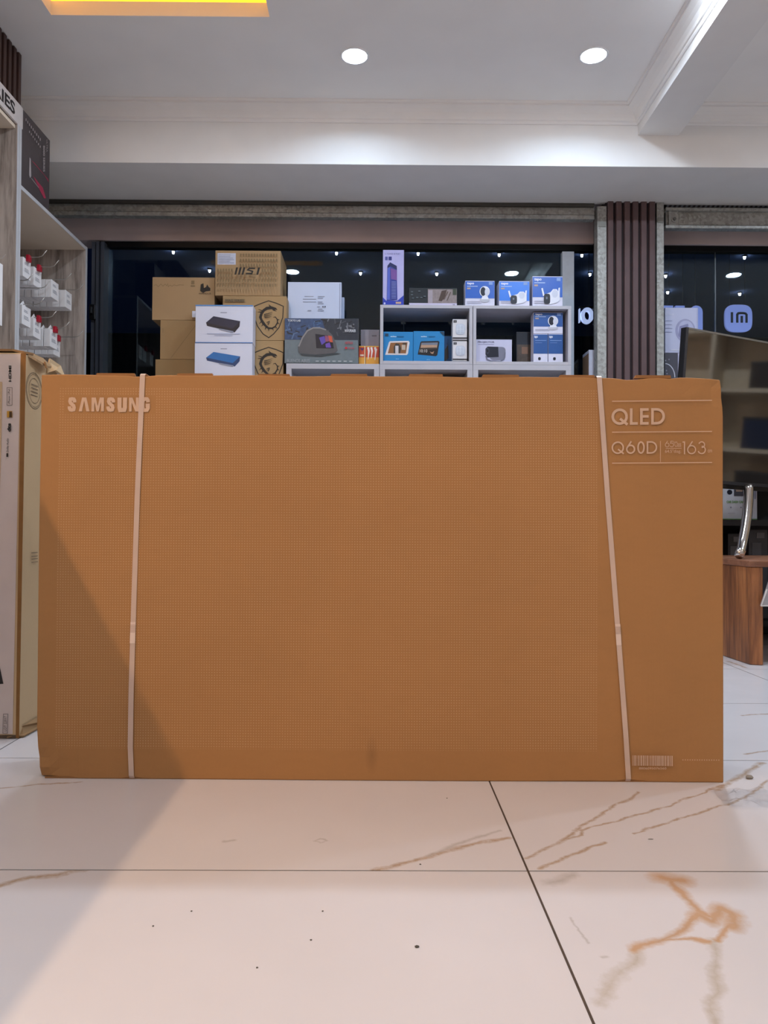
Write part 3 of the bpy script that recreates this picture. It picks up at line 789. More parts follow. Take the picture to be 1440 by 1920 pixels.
# bold condensed lettering with bar-less A
def glyph_word(part, x0, x1, y0, y1, slope):
    n = 7; gap = 3.8; cw = (x1 - x0 - 6 * gap) / (n + .45)
    x = x0; st = 7.8; h = y1 - y0
    for ch in 'SAMSUNG':
        w_ = cw * (1.30 if ch == 'M' else 1.12 if ch == 'A' else 1.0)
        yy = y0 + slope * (x - x0)
        T = lambda a_, b_: (x + a_ * w_, yy + b_ * h)
        if ch == 'S':
            hw2 = st * .98
            pts = [(.97, .36), (.95, .22), (.80, .125), (.5, .105), (.2, .125), (.12, .27), (.24, .40), (.5, .49), (.78, .59), (.89, .74), (.80, .875), (.5, .9), (.2, .875), (.05, .77), (.03, .63)]
            m_ = st / 2 / w_
            pr.line(part, [T(m_ + a_ * (1 - 2 * m_), b_ ) for a_, b_ in pts], st * .86, INK)
        elif ch == 'A':
            pr.poly(part, [T(0, 1), T(.30, 0), T(.70, 0), T(1, 1), T(.70, 1), T(.5, .22), T(.30, 1)], INK)
        elif ch == 'M':
            pr.poly(part, [T(0, 1), T(0, 0), T(.34, 0), T(.5, .62), T(.66, 0), T(1, 0), T(1, 1), T(.77, 1), T(.77, .3), T(.585, 1), T(.415, 1), T(.23, .3), T(.23, 1)], INK)
        elif ch == 'U':
            pts = [(0, 0), (0, .72), (.12, .92), (.5, .98), (.88, .92), (1, .72), (1, 0)]
            m_ = st / 2 / w_
            pr.line(part, [T(m_ + a_ * (1 - 2 * m_), min(b_, .89)) for a_, b_ in pts], st, INK)
        elif ch == 'N':
            pr.poly(part, [T(0, 1), T(0, 0), T(.36, 0), T(.72, .62), T(.72, 0), T(1, 0), T(1, 1), T(.66, 1), T(.28, .36), T(.28, 1)], INK)
        elif ch == 'G':
            m_ = st / 2 / w_
            pts = [(.98, .34), (.95, .2), (.8, .11), (.5, .1), (.2, .11), (.02, .25), (0, .5), (.02, .75), (.2, .89), (.5, .9), (.8, .89), (.98, .75), (.98, .56), (.55, .56)]
            pr.line(part, [T(m_ + a_ * (1 - 2 * m_), b_) for a_, b_ in pts], st * .9, INK)
        x += w_ + gap
glyph_word('brand_lettering', 120, 278, 740.5, 767, .012)
# thin geometric lettering
def geo(part, s, x, y0, h, st, adv, slope=0.0):
    for ch in s:
        yb = y0 + h; cy = y0 + h / 2
        r_ = (h - st) / 2
        if ch == 'Q':
            pr.arc(part, x + h / 2, cy, r_, r_, 0, 360, st, INK, 28); pr.line(part, [(x + h * .52, yb - h * .38), (x + h * .97, yb - st * .1)], st, INK); x += h + adv
        elif ch == 'L':
            pr.line(part, [(x + st / 2, y0), (x + st / 2, yb - st / 2), (x + h * .48, yb - st / 2)], st, INK); x += h * .5 + adv
        elif ch == 'E':
            for yy in (y0 + st / 2, cy, yb - st / 2): pr.line(part, [(x, yy), (x + h * .52, yy)], st, INK)
            pr.line(part, [(x + st / 2, y0), (x + st / 2, yb)], st, INK); x += h * .55 + adv
        elif ch == 'D':
            pts = [(x + st / 2, y0 + st / 2)] + [(x + h * .34 + r_ * math.sin(math.radians(a_)), cy - r_ * math.cos(math.radians(a_))) for a_ in range(0, 181, 12)] + [(x + st / 2, yb - st / 2)]
            pr.line(part, pts, st, INK, closed=True); x += h * .85 + adv
        elif ch == '6':
            rr = h * .31
            pr.arc(part, x + rr + st / 2, yb - rr - st / 2, rr, rr, 0, 360, st, INK, 22)
            pr.line(part, [(x + st * .7, yb - rr * 1.35 - st / 2), (x + h * .42, y0)], st, INK); x += 2 * rr + st + adv
        elif ch == '0':
            pr.arc(part, x + h * .30, cy, h * .30 - st / 2, r_, 0, 360, st, INK, 26); x += h * .6 + adv
        elif ch == '1':
            pr.line(part, [(x, y0 + h * .05), (x + h * .16, y0 + st / 2), (x + h * .16, yb)], st, INK); x += h * .26 + adv
        elif ch == '3':
            ru = h * .225; rl = h * .285
            pr.arc(part, x + rl + st / 2, y0 + ru + st / 2, ru, ru, 160, -90, st, INK, 16); pr.arc(part, x + rl + st / 2, yb - rl - st / 2, rl, rl, 90, -160, st, INK, 18); x += 2 * rl + st + adv
        elif ch == '5':
            rl = h * .31
            pr.arc(part, x + rl, yb - rl - st / 2, rl, rl, 120, -150, st, INK, 16); pr.line(part, [(x + h * .56, y0 + st / 2), (x + h * .16, y0 + st / 2), (x + h * .10, yb - rl * 1.75)], st, INK); x += h * .66 + adv
    return x
geo('series_lettering', 'QLED', 1148, 770, 31, 5.0, 3.6)
geo('model_lettering', 'Q60D', 1148, 832, 23.5, 2.9, 3.6)
geo('size_lettering', '163', 1281, 833, 24, 2.1, 2.4)
geo('size_lettering', '65', 1248, 832, 11.5, 1.1, .8)
pr.text('size_lettering', '"Class', 1264, 833, 1278, 843, INK); pr.text('size_lettering', '64.5"diag.', 1248, 848, 1278, 856, INK); pr.text('size_lettering', 'cm', 1328, 849, 1336, 854, INK)
for x0, y0, x1, y1 in ((1148.5, 756, 1336, 757.6), (1148.5, 814, 1336, 815.6), (1148.5, 872, 1336, 873.6), (1238.6, 832, 1239.6, 871.5), (1249, 845.3, 1278.5, 846.2)): pr.rect('rules', x0, y0, x1, y1, INK)
rb = random.Random(3); x = 1186.5
while x < 1261:
    w_ = rb.choice((.8, .8, 1.4, 2.0)); pr.rect('barcode', x, 1416, min(x + w_, 1262), 1435, INK); x += w_ + rb.choice((.8, 1.0, 1.5))
pr.text('barcode', '8806095076560', 1198, 1437, 1249, 1441, INK)
x = 1279
while x < 1348: pr.rect('dotted_line', x, 1422.5, x + 1.6, 1424.3, INK); x += 4.4
pr.done()

# ================================================================== OTHER TELEVISION CARTON AT THE LEFT
c0 = PZ(33, 1385)
WC = cardboard('cdb089', 'pale_cardboard'); WCE = cardboard('9a7650', 'brown_tape_cardboard')
hz = P(47, 661, c0.y).z
lc = empty('television_carton', (c0.x, c0.y, 0), math.radians(0.0), label='tall worn white and brown television carton with torn top behind the big carton', cat='box')
Wc2, Dc2 = .92, .24
def lmap(x, y):      # pixel on the front face to local x, z
    q = P(x, y, c0.y); return q.x - c0.x, q.z
mb = MB().box((-Wc2, 0, .002), (0, Dc2, hz), WC); mb.build('carton', lc, .004)
pr = Print(lc, lambda x, y, l: (lmap(x, y)[0], -l, lmap(x, y)[1]))
BRN = M('8a6238', .7, 0, .2, .1, 20); WHT = M('cdbfba', .6, 0, .3, .04, 10); INKB = M('17130f', .6)
pr.poly('edge_tape', [(29.5, 1384), (36, 1384), (49, 662), (39.5, 662)], BRN)
pr.poly('front_print', [(-300, 1376), (24, 1376), (39, 664), (-300, 664)], WHT)
pr.rect('front_print', -300, 1378, 30, 1384, M('5c4a3a', .7))
pr.poly('screen_picture', [(-300, 1240), (-3, 1235), (7, 1282), (-300, 1300)], M('2a2320', .4))
pr.poly('panel_picture', [(-300, 712), (5, 716), (3, 840), (-2, 1000), (-300, 1000)], M('c2a684', .6))
pr.text('hdmi_lettering', 'HDMI', 17, 686, 22, 716, INKB, .03, 90)
pr.line('logos', [(14, 727), (23.5, 727), (23.5, 760), (14, 760)], .6, INKB, closed=True)
pr.text('device_lettering', 'iPhone | iPad', 16, 730, 21, 757, INKB, .0, 90)
pr.rect('logos', 14, 771, 24, 783, M('b98a2c', .5)); pr.rect('logos', 18.5, 772, 23.5, 783, M('4c3513', .5))
pr.text('dts_lettering', 'dts', 15, 794, 22, 810, INKB, .05, 90); pr.text('audio_lettering', 'Dolby Audio', 13.5, 822, 18.5, 848, INKB, .01, 90)
pr.rect('logos', 13.5, 850, 17, 857, INKB)
pr.line('logos', [(8, 1338), (16.5, 1338), (15.5, 1374), (7, 1374)], .7, INKB, closed=True); pr.text('lot_lettering', 'LOT 22017', 9, 1342, 14, 1370, INKB, 0, 90)
pr.done()
# side stamp, printed on the right side face
def sfn(x, y, l):
    q = PX(x, y, c0.x); return (l, q.y - c0.y, q.z)
pr = Print(lc, sfn); STP = M('6f5d48', .7)
sc = PX(64, 733, c0.x); 
def sring(r_, w_):
    mbp = [(r_ * math.cos(2 * math.pi * k / 26), r_ * math.sin(2 * math.pi * k / 26)) for k in range(26)]
    return mbp
pr2 = Print(lc, lambda x, y, l: (l, sc.y - c0.y + x, sc.z + y))
for r_, w_ in ((.052, .002), (.047, .0012), (.036, .0015)): pr2.line('stamp', [(r_ * math.cos(2 * math.pi * k / 26), r_ * math.sin(2 * math.pi * k / 26)) for k in range(26)], w_, STP, closed=True)
for dy in (-.014, -.004, .006, .016): pr2.line('stamp', [(-.024, dy), (.02, dy)], .0025, STP)
for dz in (-.47, -.48, -.488, -.497): pr2.line('stamp', [(-.012, dz), (.03, dz)], .002, STP)
pr2.done()
# torn flaps on the top
TOR = cardboard('a58560', 'torn_cardboard')
def flap(name, pts, d, mat=TOR):
    mb = MB(); n = len(pts); mb.v = [tuple(p_) for p_ in pts] + [tuple(Vector(p_) + Vector(d)) for p_ in pts]
    mb.f.append(tuple(range(n))); mb.f.append(tuple(range(2 * n - 1, n - 1, -1)))
    for k in range(n): j = (k + 1) % n; mb.f.append((k, n + k, n + j, j))
    mb.mi = [mb.m(mat)] * len(mb.f); mb.build(name, lc)
flap('torn_flap', [(-.9, .0, hz + .002), (-.03, 0, hz + .004), (.0, .01, hz - .001), (.004, .06, hz + .006), (-.9, .06, hz + .012)], (0, .0, .006), WCE)
flap('torn_flap', [(.0, .03, hz - .004), (.016, .05, hz - .014), (.024, .11, hz - .022), (.016, .15, hz - .014), (.004, .12, hz + .004), (-.002, .06, hz + .006)], (.0, .004, .007))
flap('torn_flap', [(.002, .15, hz - .03), (.018, .17, hz - .018), (.020, .235, hz - .025), (.004, .24, hz + .01), (.0, .17, hz + .018)], (.004, 0, .003), WC)
flap('torn_flap', [(.022, .085, hz - .008), (.026, .087, hz - .026), (.026, .094, hz - .026), (.022, .092, hz - .008)], (.004, 0, 0), WCE)
flap('torn_flap', [(-.03, -.002, .0015), (.012, .01, .0015), (.02, .2, .0015), (.0, .22, .028), (.0, .03, .024)], (.004, -.003, .006), TOR)

# ================================================================== LEFT SHELVING
XS = -P(163, 560, 4.30).x * -1
XS = P(163, 560, 4.30).x
YF, = (4.30,)
su = empty('wall_shelf', (XS, 3.5, 0), label='grey washed wooden wall shelving with hooks along the left wall', cat='shelf')
ydn = PX(39, 400, XS).y; zb = PX(100, 411, XS).z
th = .02
def sb(name, x0, y0, z0, x1, y1, z1, mat, bevel=0): return bx(name, (x0 - XS, y0 - 3.5, z0), (x1 - XS, y1 - 3.5, z1), mat, su, bevel)
YN = 2.62
sb('back_panel', X_L + .002, YN, 0, X_L + .02, YF, zb, GREYWOOD)
ed = .024
zs0, zs1 = PX(42, 242, XS).z, PX(43, 203, XS).z
sb('side_panel', X_L + .02, YF - .022, 0, XS - .002, YF, zb, GREYWOOD); sb('edge_band', XS - .002, YF - .022, 0, XS, YF, zb + .02, EDGEBAND)
dv0 = ydn - .04
sb('side_panel', X_L + .02, dv0, 0, XS - .002, ydn, zs1 - .02, GREYWOOD); sb('edge_band', XS - .002, dv0, 0, XS, dv0 + .016, zs0, EDGEBAND); sb('edge_band', XS - .002, dv0 + .019, 0, XS, ydn, zs0, EDGEBAND)
sb('top_board', X_L + .002, ydn, zb, XS - .002, YF, zb + .018, BOARDW); sb('edge_band', XS - .002, ydn, zb, XS, YF - .022, zb + .018, EDGEBAND)
sb('top_board', X_L + .002, YN, zs0 - .02, XS - .012, dv0, zs0 - .002, BOARDW)
sb('side_panel', X_L + .02, YN, 0, XS, YN + .022, zs1 - .02, GREYWOOD)
# fascia sign
fs = empty('shelf_sign', (XS, 3.1, zs0), label='white shelf sign with dark capital letters above the wooden shelving', cat='sign')
bx('board', (-.010, YN - 3.1, 0), (.0, PX(43, 222, XS).y - 3.1, zs1 - zs0), M('cfc8c6', .5), fs)
ye = PX(28, 200, XS).y
pr = Print(fs, lambda x, y, l: (l, x, y))
v_, f_ = text_mesh('ACCESSORIES', .02)
pr.text('lettering', 'ACCESSORIES', ye - 3.1 - .64, (zs1 - zs0) * .8, ye - 3.1, (zs1 - zs0) * .22, M('221d1e', .5), .03)
pr.done()
# brown slats above the sign
xsl = PZ(36, 102, Z_CEIL).x; ysl = PZ(36, 102, Z_CEIL).y
sl = empty('trim_5', (xsl, 3.1, 0), kind='structure', label='dark brown vertical slats between the shelf sign and the ceiling')
bx('backing', (-.03, 2.62 - 3.1, zs0), (-.016, ysl - 3.1, Z_CEIL - .002), M('5e4a44', .6), sl)
k = 0
while ysl - k * .047 > 2.66:
    yy = ysl - k * .047 - 3.1
    bx('slat', (-.016, yy - .026, zs0), (.012, yy, Z_CEIL - .004), SLATB, sl, .003); k += 1
# graphics-card style box on top of the shelf
gy1 = PX(93, 330, XS - .02).y
gb = empty('product_box', (XS - .02, gy1 - .16, zb + .0185), label='dark grey box with red streaks standing on the wooden wall shelf', cat='box')
ghz = PX(93, 263, XS - .02).z - zb - .018
bx('carton', (-.14, -.17, 0), (0, .16, ghz), M('4a4244', .45, 0, .4, .05), gb, .002)
pr = Print(gb, lambda x, y, l: (l, PX(x, y, XS - .02).y - gb.location.y, PX(x, y, XS - .02).z - gb.location.z))
RED = M('a8324f', .5); LG = M('b5acac', .5)
pr.poly('picture', [(58, 300), (84, 330), (91, 342), (90, 336), (64, 305)], RED); pr.poly('picture', [(62, 330), (80, 352), (86, 372), (82, 372), (72, 352)], RED)
pr.poly('picture', [(55, 295), (57, 298), (58, 330), (56, 334), (54, 328)], LG); pr.line('picture', [(58, 334), (72, 352)], .8, LG)
pr.text('lettering', '8000 SERIES', 80, 273, 83.5, 322, LG, .02, 270); pr.text('lettering', 'ULTRA', 86, 262, 88.5, 285, LG, 0, 270)
rr = random.Random(5)
for k in range(9):
    x = 47 + k * 3.1; y = 222 + k * 4.6; pr.rect('icons', x, y, x + 1.4, y + 5, LG)
    if k > 1: pr.rect('icons', x, y + 14, x + 1.2, y + 18, LG)
pr.done()
# hooks and hanging packs
STEEL = M('bdb9b4', .3, .8); PACK = M('f3f0f0', .55, 0, .4, .03, 10); PRT = M('9a9aa2', .6); REDT = M('b21f33', .4)
def hook(y, z, ln):
    x0 = X_L + .02 - XS
    pts = [(x0, y - 3.5, z), (x0 + ln, y - 3.5, z), (x0 + ln + .018, y - 3.5, z + .006), (x0 + ln + .04, y - 3.5, z + .034)]
    MB().tube(pts, .0022, STEEL, 6).build('hook', su, smooth=True)
GP = 'white hanging accessory packs on the shelf hooks'
def pack_proto(w_, t_, h_, tab, red):
    r = empty('hanging_pack', (0, 0, 0), label='small white boxed accessory hanging on a hook of the wooden wall shelf', cat='package', group=GP)
    bx('box', (-t_, -w_ / 2, -h_), (0, w_ / 2, 0), PACK, r, .0015)
    if tab:
        mb = MB(); mb.v = [(-t_ * .5, -w_ * .42, 0), (-t_ * .5, w_ * .42, 0), (-t_ * .5, 0, .030), (-t_ * .5 - .001, -w_ * .42, 0), (-t_ * .5 - .001, w_ * .42, 0), (-t_ * .5 - .001, 0, .03)]
        for qd in ((0, 1, 2), (5, 4, 3), (0, 3, 4, 1), (1, 4, 5, 2), (2, 5, 3, 0)): mb.f.append(qd); mb.mi.append(mb.m(PACK))
        mb.build('hang_tab', r)
    else:
        MB().tube([(-t_ * .5, -.012, 0), (-t_ * .5, -.011, .008), (-t_ * .5, 0, .012), (-t_ * .5, .011, .008), (-t_ * .5, .012, 0)], .0016, PACK, 6).build('hang_loop', r)
    mb = MB()
    for k, zz in enumerate((-.25, -.32, -.55, -.62, -.69)): mb.quad([(.0006, -w_ * .3, zz * h_), (.0006, w_ * (.1 + .05 * k), zz * h_), (.0006, w_ * (.1 + .05 * k), zz * h_ + .003), (.0006, -w_ * .3, zz * h_ + .003)], PRT)
    mb.build('lettering', r)
    if red: bx('security_tag', (.001, -.015, -.012), (.016, .015, .02), REDT, r, .002)
    return r
protos = {}
def put_pack(x, y, z, dims, tab, red, lean):
    key = (dims, tab, red)
    if key not in protos: r = protos[key] = pack_proto(*dims, tab, red)
    else:
        p0 = protos[key]; r = p0.copy(); COL.objects.link(r)
        for ch in list(p0.children): c_ = ch.copy(); COL.objects.link(c_); c_.parent = r
    r.location = (x, y, z); r.rotation_euler = (0, 0, lean)
    if red: r['label'] = 'small white boxed accessory with a red tag, frontmost on its shelf hook'
    return r
rr = random.Random(11)
rows = [  # y of hook, z of hook, x of the frontmost pack (relative to shelf front), count, width, tab, red
    (3.72, 1.885, -.070, 6, .082, False, True), (3.86, 1.885, -.080, 6, .082, False, True), (4.02, 1.872, -.060, 8, .085, False, False), (4.185, 1.868, -.055, 8, .082, False, False),
    (3.70, 1.650, -.060, 6, .085, True, False), (3.84, 1.625, -.070, 7, .085, True, True), (4.00, 1.612, -.055, 8, .085, True, True), (4.185, 1.612, -.115, 6, .08, True, True)]
for hi, (y, z, dx, n_, w_, tab, red) in enumerate(rows):
    hn = ('fourth', 'third', 'second', 'first')[hi % 4] + ' hook from window, ' + ('upper' if hi < 4 else 'lower') + ' row'
    hook(y, z, XS - .035 - X_L)
    t_ = .033; h_ = .092
    x = XS + dx
    for k in range(n_):
        if x - t_ < X_L + .025: break
        pk = put_pack(x, y, z - .012, (w_, t_, h_), tab, red and k == 0, math.radians(rr.uniform(-2, 2)))
        pk['label'] = ('front white accessory box%s ' % (', red tagged, ' if red else ', ') if k == 0 else 'white accessory box behind the front one, ') + hn
        x -= t_ + rr.uniform(.001, .004)
for y, z in ((3.80, 1.76), (3.62, 1.74)): hook(y, z, .36)
# large pack at the frame edge, hanging in the nearer bay
q = PX(5, 550, XS - .03)
hp = empty('hanging_pack', (XS - .03, q.y - .05, PX(5, 496, XS - .03).z), label='tall white box hanging in the nearer shelf bay at the left edge', cat='package')
hh = PX(5, 496, XS - .03).z - PX(5, 612, XS - .03).z
bx('box', (-.05, -.06, -hh), (0, .05, 0), PACK, hp, .002); bx('hang_tab', (-.026, -.02, 0), (-.024, .02, .03), PACK, hp)
MB().tube([(X_L + .02 - XS, hp.location.y - 3.5, hp.location.z + .012), (-.01, hp.location.y - 3.5, hp.location.z + .012), (.005, hp.location.y - 3.5, hp.location.z + .03)], .0022, STEEL, 6).build('hook', su)

# ================================================================== WINDOW DISPLAY
YD = 4.38; SD = YD / F
def zpx(y, Y, x=711): return P(x, y, Y).z
Z_LOW = zpx(683, YD, 800); Z_TOP = zpx(572.5, YD, 890)
SHD = .30
def cube(label, px0, px1, z0, z1, shelves=(), name='display_shelf', tb_=.022, legs=True):
    x0, x1 = P(px0, 640, YD).x, P(px1, 640, YD).x
    r = empty(name, ((x0 + x1) / 2, YD, z0), label=label, cat='shelf'); hw_ = (x1 - x0) / 2; hh_ = z1 - z0
    bx('side_panel', (-hw_, 0, 0), (-hw_ + tb_, SHD, hh_ - tb_), SHELFG, r, .001); bx('side_panel', (hw_ - tb_, 0, 0), (hw_, SHD, hh_ - tb_), SHELFG, r, .001)
    bx('top_board', (-hw_, 0, hh_ - tb_), (hw_, SHD, hh_), SHELFG, r, .001)
    bx('bottom_board', (-hw_ + tb_, 0, 0), (hw_ - tb_, SHD, tb_), SHELFG, r, .001)
    for s_ in shelves: bx('shelf_board', (-hw_ + tb_, .005, s_), (hw_ - tb_, SHD, s_ + tb_), SHELFG, r)
    return r
cube('low grey display shelf under the large speaker box', 537, 711.6, 0, Z_LOW, (.4, .8, 1.17), tb_=.03)
cube('grey lower display shelf under the blue tablet boxes', 712.2, 886.4, 0, Z_LOW, (.4, .8, 1.17), tb_=.03)
cube('grey lower display shelf under the projector box', 887, 1071, 0, Z_LOW, (.4, .8, 1.17), tb_=.03)
cube('grey open display cube holding the two blue tablet boxes', 712.5, 886, Z_LOW + .0005, Z_TOP, tb_=.018)
cube('grey open display cube holding the projector box', 887, 1071, Z_LOW + .0005, Z_TOP, tb_=.018)
# counter below the stacked cartons
cz0, cz1 = P(282, 700, 4.3).x, P(532, 700, 4.3).x
ZC = zpx(722, 4.40, 400)
ct = empty('display_counter', ((cz0 + cz1) / 2, 4.26, 0), label='grey counter under the stacked brown cartons by the window', cat='counter')
hw = (cz1 - cz0) / 2
bx('body', (-hw, 0.01, 0), (hw, .44, ZC - .03), SHELFG, ct); bx('top', (-hw, 0, ZC - .03), (hw, .44, ZC), SHELFG, ct, .002)
for s_ in (-1, 0): bx('door', (s_ * hw + .003, -.008, .08), ((s_ + 1) * hw - .003, .01, ZC - .035), M('bdbbc2', .45), ct, .001)

def pbox(label, x0, y0, x1, y1, Y, d, mat, zbase=None, name='product_box', rz=0, bevel=.0015, cat='box', group=None, sides=None):
    """a carton whose front covers the pixel rectangle at depth Y; returns root and a Print for its front"""
    s = Y / F; cx_ = (x0 + x1) / 2
    q = P(cx_, y1, Y); z = q.z if zbase is None else zbase
    ht = P(cx_, y0, Y).z - z
    r = empty(name, (q.x, Y, z), rz, label=label, cat=cat, group=group)
    hw_ = (x1 - x0) / 2 * s
    bx('carton', (-hw_, 0, 0), (hw_, d, ht), mat, r, bevel)
    k = ht / max(1e-6, (y1 - y0))
    pr_ = Print(r, lambda x, y, l: ((x - cx_) * s, -l, (y1 - y) * k))
    return r, pr_
ZB = Z_LOW + .001; ZCB = Z_LOW + .0195; ZT = Z_TOP + .001
CB1 = cardboard('b4946a', 'carton_a'); CB2 = cardboard('a98a60', 'carton_b'); CB3 = cardboard('bd9c74', 'carton_c'); CBI = M('2b241e', .6); FADE = M('8a7250', .7)
WBX = M('d6d9ea', .4, 0, .45, .02, 8); WLB = M('c9d4ee', .4, 0, .45, .02, 8)
ZC1 = ZC + .001
# brown stack, bottom to top
r, p_ = pbox('brown carton at the bottom of the left stack beside the white router boxes', 291, 674, 366, 721.4, 4.44, .24, CB2, ZC1)
r, p_ = pbox('plain brown carton in the middle of the left stack', 300, 600.3, 375, 673.6, 4.44, .24, CB1)
p_.line('crease', [(320, 672), (372, 602)], .7, FADE); p_.line('mark', [(305, 616), (305, 624)], .8, FADE); p_.done()
r, p_ = pbox('wide brown carton with handwriting on top of the left stack', 285, 520, 402, 600, 4.44, .25, CB3)
p_.line('handwriting', [(288, 536), (292, 534), (296, 538), (301, 533), (305, 537), (309, 533), (312, 536), (314, 532), (315, 538), (318, 535), (322, 537), (326, 534), (330, 536), (336, 534), (344, 534.5)], .7, FADE)
p_.rect('care_symbols', 358, 526, 364, 533, FADE); p_.rect('care_symbols', 357, 535, 365, 537.5, FADE)
p_.poly('emblem', [(375, 545), (376, 533), (381, 531), (382, 540), (386, 538), (388, 533), (391, 538), (394, 540), (394, 545), (386, 546), (381, 549), (377, 547)], CBI)
p_.text('emblem', 'HANDLE', 373, 549, 395, 551.5, CBI); p_.done()
# dragon boxes
def dragon(p_, cx_, cy_, k=1.0):
    m = CBI
    T = lambda a: [(cx_ + x * k, cy_ + y * k) for x, y in a]
    sh = [(0, -33), (14, -29), (28, -23), (27, -2), (20, 17), (10, 29), (1, 36), (-10, 29), (-20, 15), (-26, 0), (-28, -22), (-14, -28)]
    p_.line('shield', T(sh), 1.7 * k, m, closed=True)
    p_.line('dragon_emblem', T([(12, -19), (4, -20), (-3, -19), (-9, -15), (-13, -9), (-15, -2), (-13, 3), (-10, 8), (-6, 13), (0, 18), (7, 18.5), (13, 15), (17, 8), (17, 2), (13, -3), (9, -2)]), [3.2 * k, 5.4 * k, 5.6 * k, 5 * k, 5 * k, 5 * k, 4.4 * k, 5.2 * k, 4.2 * k, 3.4 * k, 3 * k, 2.6 * k, 2.2 * k, 1.8 * k, 1.4 * k, .8 * k], m)
    p_.poly('dragon_emblem', T([(2, -22), (0, -27), (5, -23), (14, -20), (17, -16), (11, -17), (16, -13), (9, -15)]), m)
    for a, b in (((-11, -14), (-19, -17)), ((-12, -12), (-20, -12)), ((-13, 6), (-17, 10)), ((-9, 10), (-13, 15)), ((-4, 16), (-6, 21)), ((1, 19), (1, 24)), ((8, 18), (10, 23)), ((13, 15), (17, 19)), ((17, 8), (21, 10)), ((17, 3), (21, 2))):
        p_.line('dragon_emblem', T([a, b]), [2.2 * k, .5 * k], m)
    for q_ in ([(-8, -7), (0, -9), (8, -12)], [(-8, -4), (0, -5), (7, -8)], [(-7, -1), (1, -2), (6, -4)]): p_.line('dragon_emblem', T(q_), [1.6 * k, 1.0 * k, .4 * k], m)
    p_.line('dragon_emblem', T([(-3, 8), (2, 6), (1, 10), (-1, 12)]), 1.3 * k, m)
r, p_ = pbox('lower brown carton with dragon shield emblem beside the white router boxes', 417, 638.5, 531, 722, 4.40, .30, CB1, ZC1)
dragon(p_, 503, 684); p_.done()
r, p_ = pbox('upper brown carton with dragon shield emblem under the laptop carton', 417, 555, 537, 638, 4.40, .30, CB1)
dragon(p_, 503, 597); p_.rect('lettering', 421, 561.5, 459, 567, FADE); p_.text('lettering', 'MAG SERIES', 423, 562.5, 457, 566.5, CBI); p_.done()
r, p_ = pbox('brown laptop carton with three letter logo and a white sticker on top', 403, 470, 526, 554.4, 4.41, .28, CB3)
p_.rect('sticker', 407, 475, 441.5, 496.5, M('cfd2e4', .5))
for k in range(6): p_.rect('sticker', 409, 478 + k * 3, 409 + rr.uniform(20, 30), 478.7 + k * 3, M('8a90ac', .6))
for row in range(8):
    yy = 476 + row * 10
    if row == 7: continue
    xx = 408
    while xx < 522:
        if not (row < 3 and xx < 445) and not (2 < row < 5 and 438 < xx < 490): p_.rect('letter_pattern', xx, yy, xx + 2.6, yy + 5.5, FADE)
        xx += 5.2
for x in (441.5, 448.2, 455, 482.5): p_.poly('brand_lettering', [(x, 519.5), (x + 3.2, 506), (x + 7.0, 506), (x + 3.6, 519.5)], CBI)
p_.line('brand_lettering', [(480, 507.8), (469.5, 507.8), (466.5, 510.8), (475.5, 513.2), (474, 517.6), (463, 517.6)], [3, 3, 2.4, 2.6, 3, 3], CBI)
p_.done()
# white router boxes
NAVY = M('16213f', .4); BLUE = M('0f6cb4', .4); BLUED = M('0a3c70', .4); SLV = M('8c93a8', .4)
for lab, x0, y0, x1, y1, top, sd, zb_, bl_ in (('white box with bright blue router picture, lower of the two router boxes', 364.5, 643.5, 472.5, 724, BLUE, BLUED, ZC1, False), ('white box with dark navy router picture, upper of the two router boxes', 366, 572, 474, 643, NAVY, M('0d1428', .4), None, True)):
    r, p_ = pbox(lab, x0, y0, x1, y1, 4.30, .095, WBX, ZC1 if zb_ else P(419, 643.2, 4.30).z)
    oy = 0 if bl_ else 69
    p_.rect('lettering', 413, 585.4 + oy, 425, 587 + oy, SLV)
    p_.poly('router_picture', [(386, 605 + oy), (400, 593 + oy), (450, 602 + oy), (436, 616 + oy)], top)
    p_.poly('router_picture', [(386, 605 + oy), (436, 616 + oy), (440, 623 + oy), (388, 611 + oy)], sd)
    p_.poly('router_picture', [(450, 602 + oy), (449, 612 + oy), (440, 623 + oy), (436, 616 + oy)], sd)
    p_.poly('router_picture', [(412, 616 + oy), (438, 621 + oy), (436, 624 + oy), (410, 618 + oy)], SLV)
    if bl_:
        p_.rect('blue_border', 366, 572, 474, 574, M('4f8fd0', .4)); p_.rect('blue_border', 366, 641.6, 474, 643, M('2d74b8', .4))
        p_.rect('lettering', 388, 625.5, 450, 626.6, M('aab2cc', .5)); p_.rect('lettering', 402, 628.5, 436, 629.5, M('aab2cc', .5))
    p_.done()
r, p_ = pbox('small white tag card between the wide carton and the router boxes', 360, 583, 368, 595, 4.415, .004, WBX, name='tag_card', cat='card')
# white flat boxes behind the speaker box
r, p_ = pbox('white flat box with small grey print behind the speaker box', 538.5, 529, 639.5, 686, 4.50, .05, WLB, ZB)
p_.rect('side_edge', 636, 531, 637.2, 684, M('8e97b4', .5))
for k, (x0, y0, x1) in enumerate(((570, 555, 587), (567, 560, 592), (567, 565, 592), (595, 555, 608), (595, 558, 605), (595, 565, 604), (595, 568, 606), (596, 578, 604), (594, 574, 599), (595, 581, 607), (576, 581, 583))): p_.rect('small_print', x0, y0, x1, y0 + 1.1, SLV)
p_.ell('small_print', 605, 574.5, 1.3, 1.3, M('3d4358', .5), 10); p_.ell('small_print', 609, 574.5, 1.3, 1.3, M('262a3a', .5), 10); p_.done()
r, p_ = pbox('second white flat box peeking out behind the first', 548, 557, 645, 690, 4.58, .045, WLB, ZB)
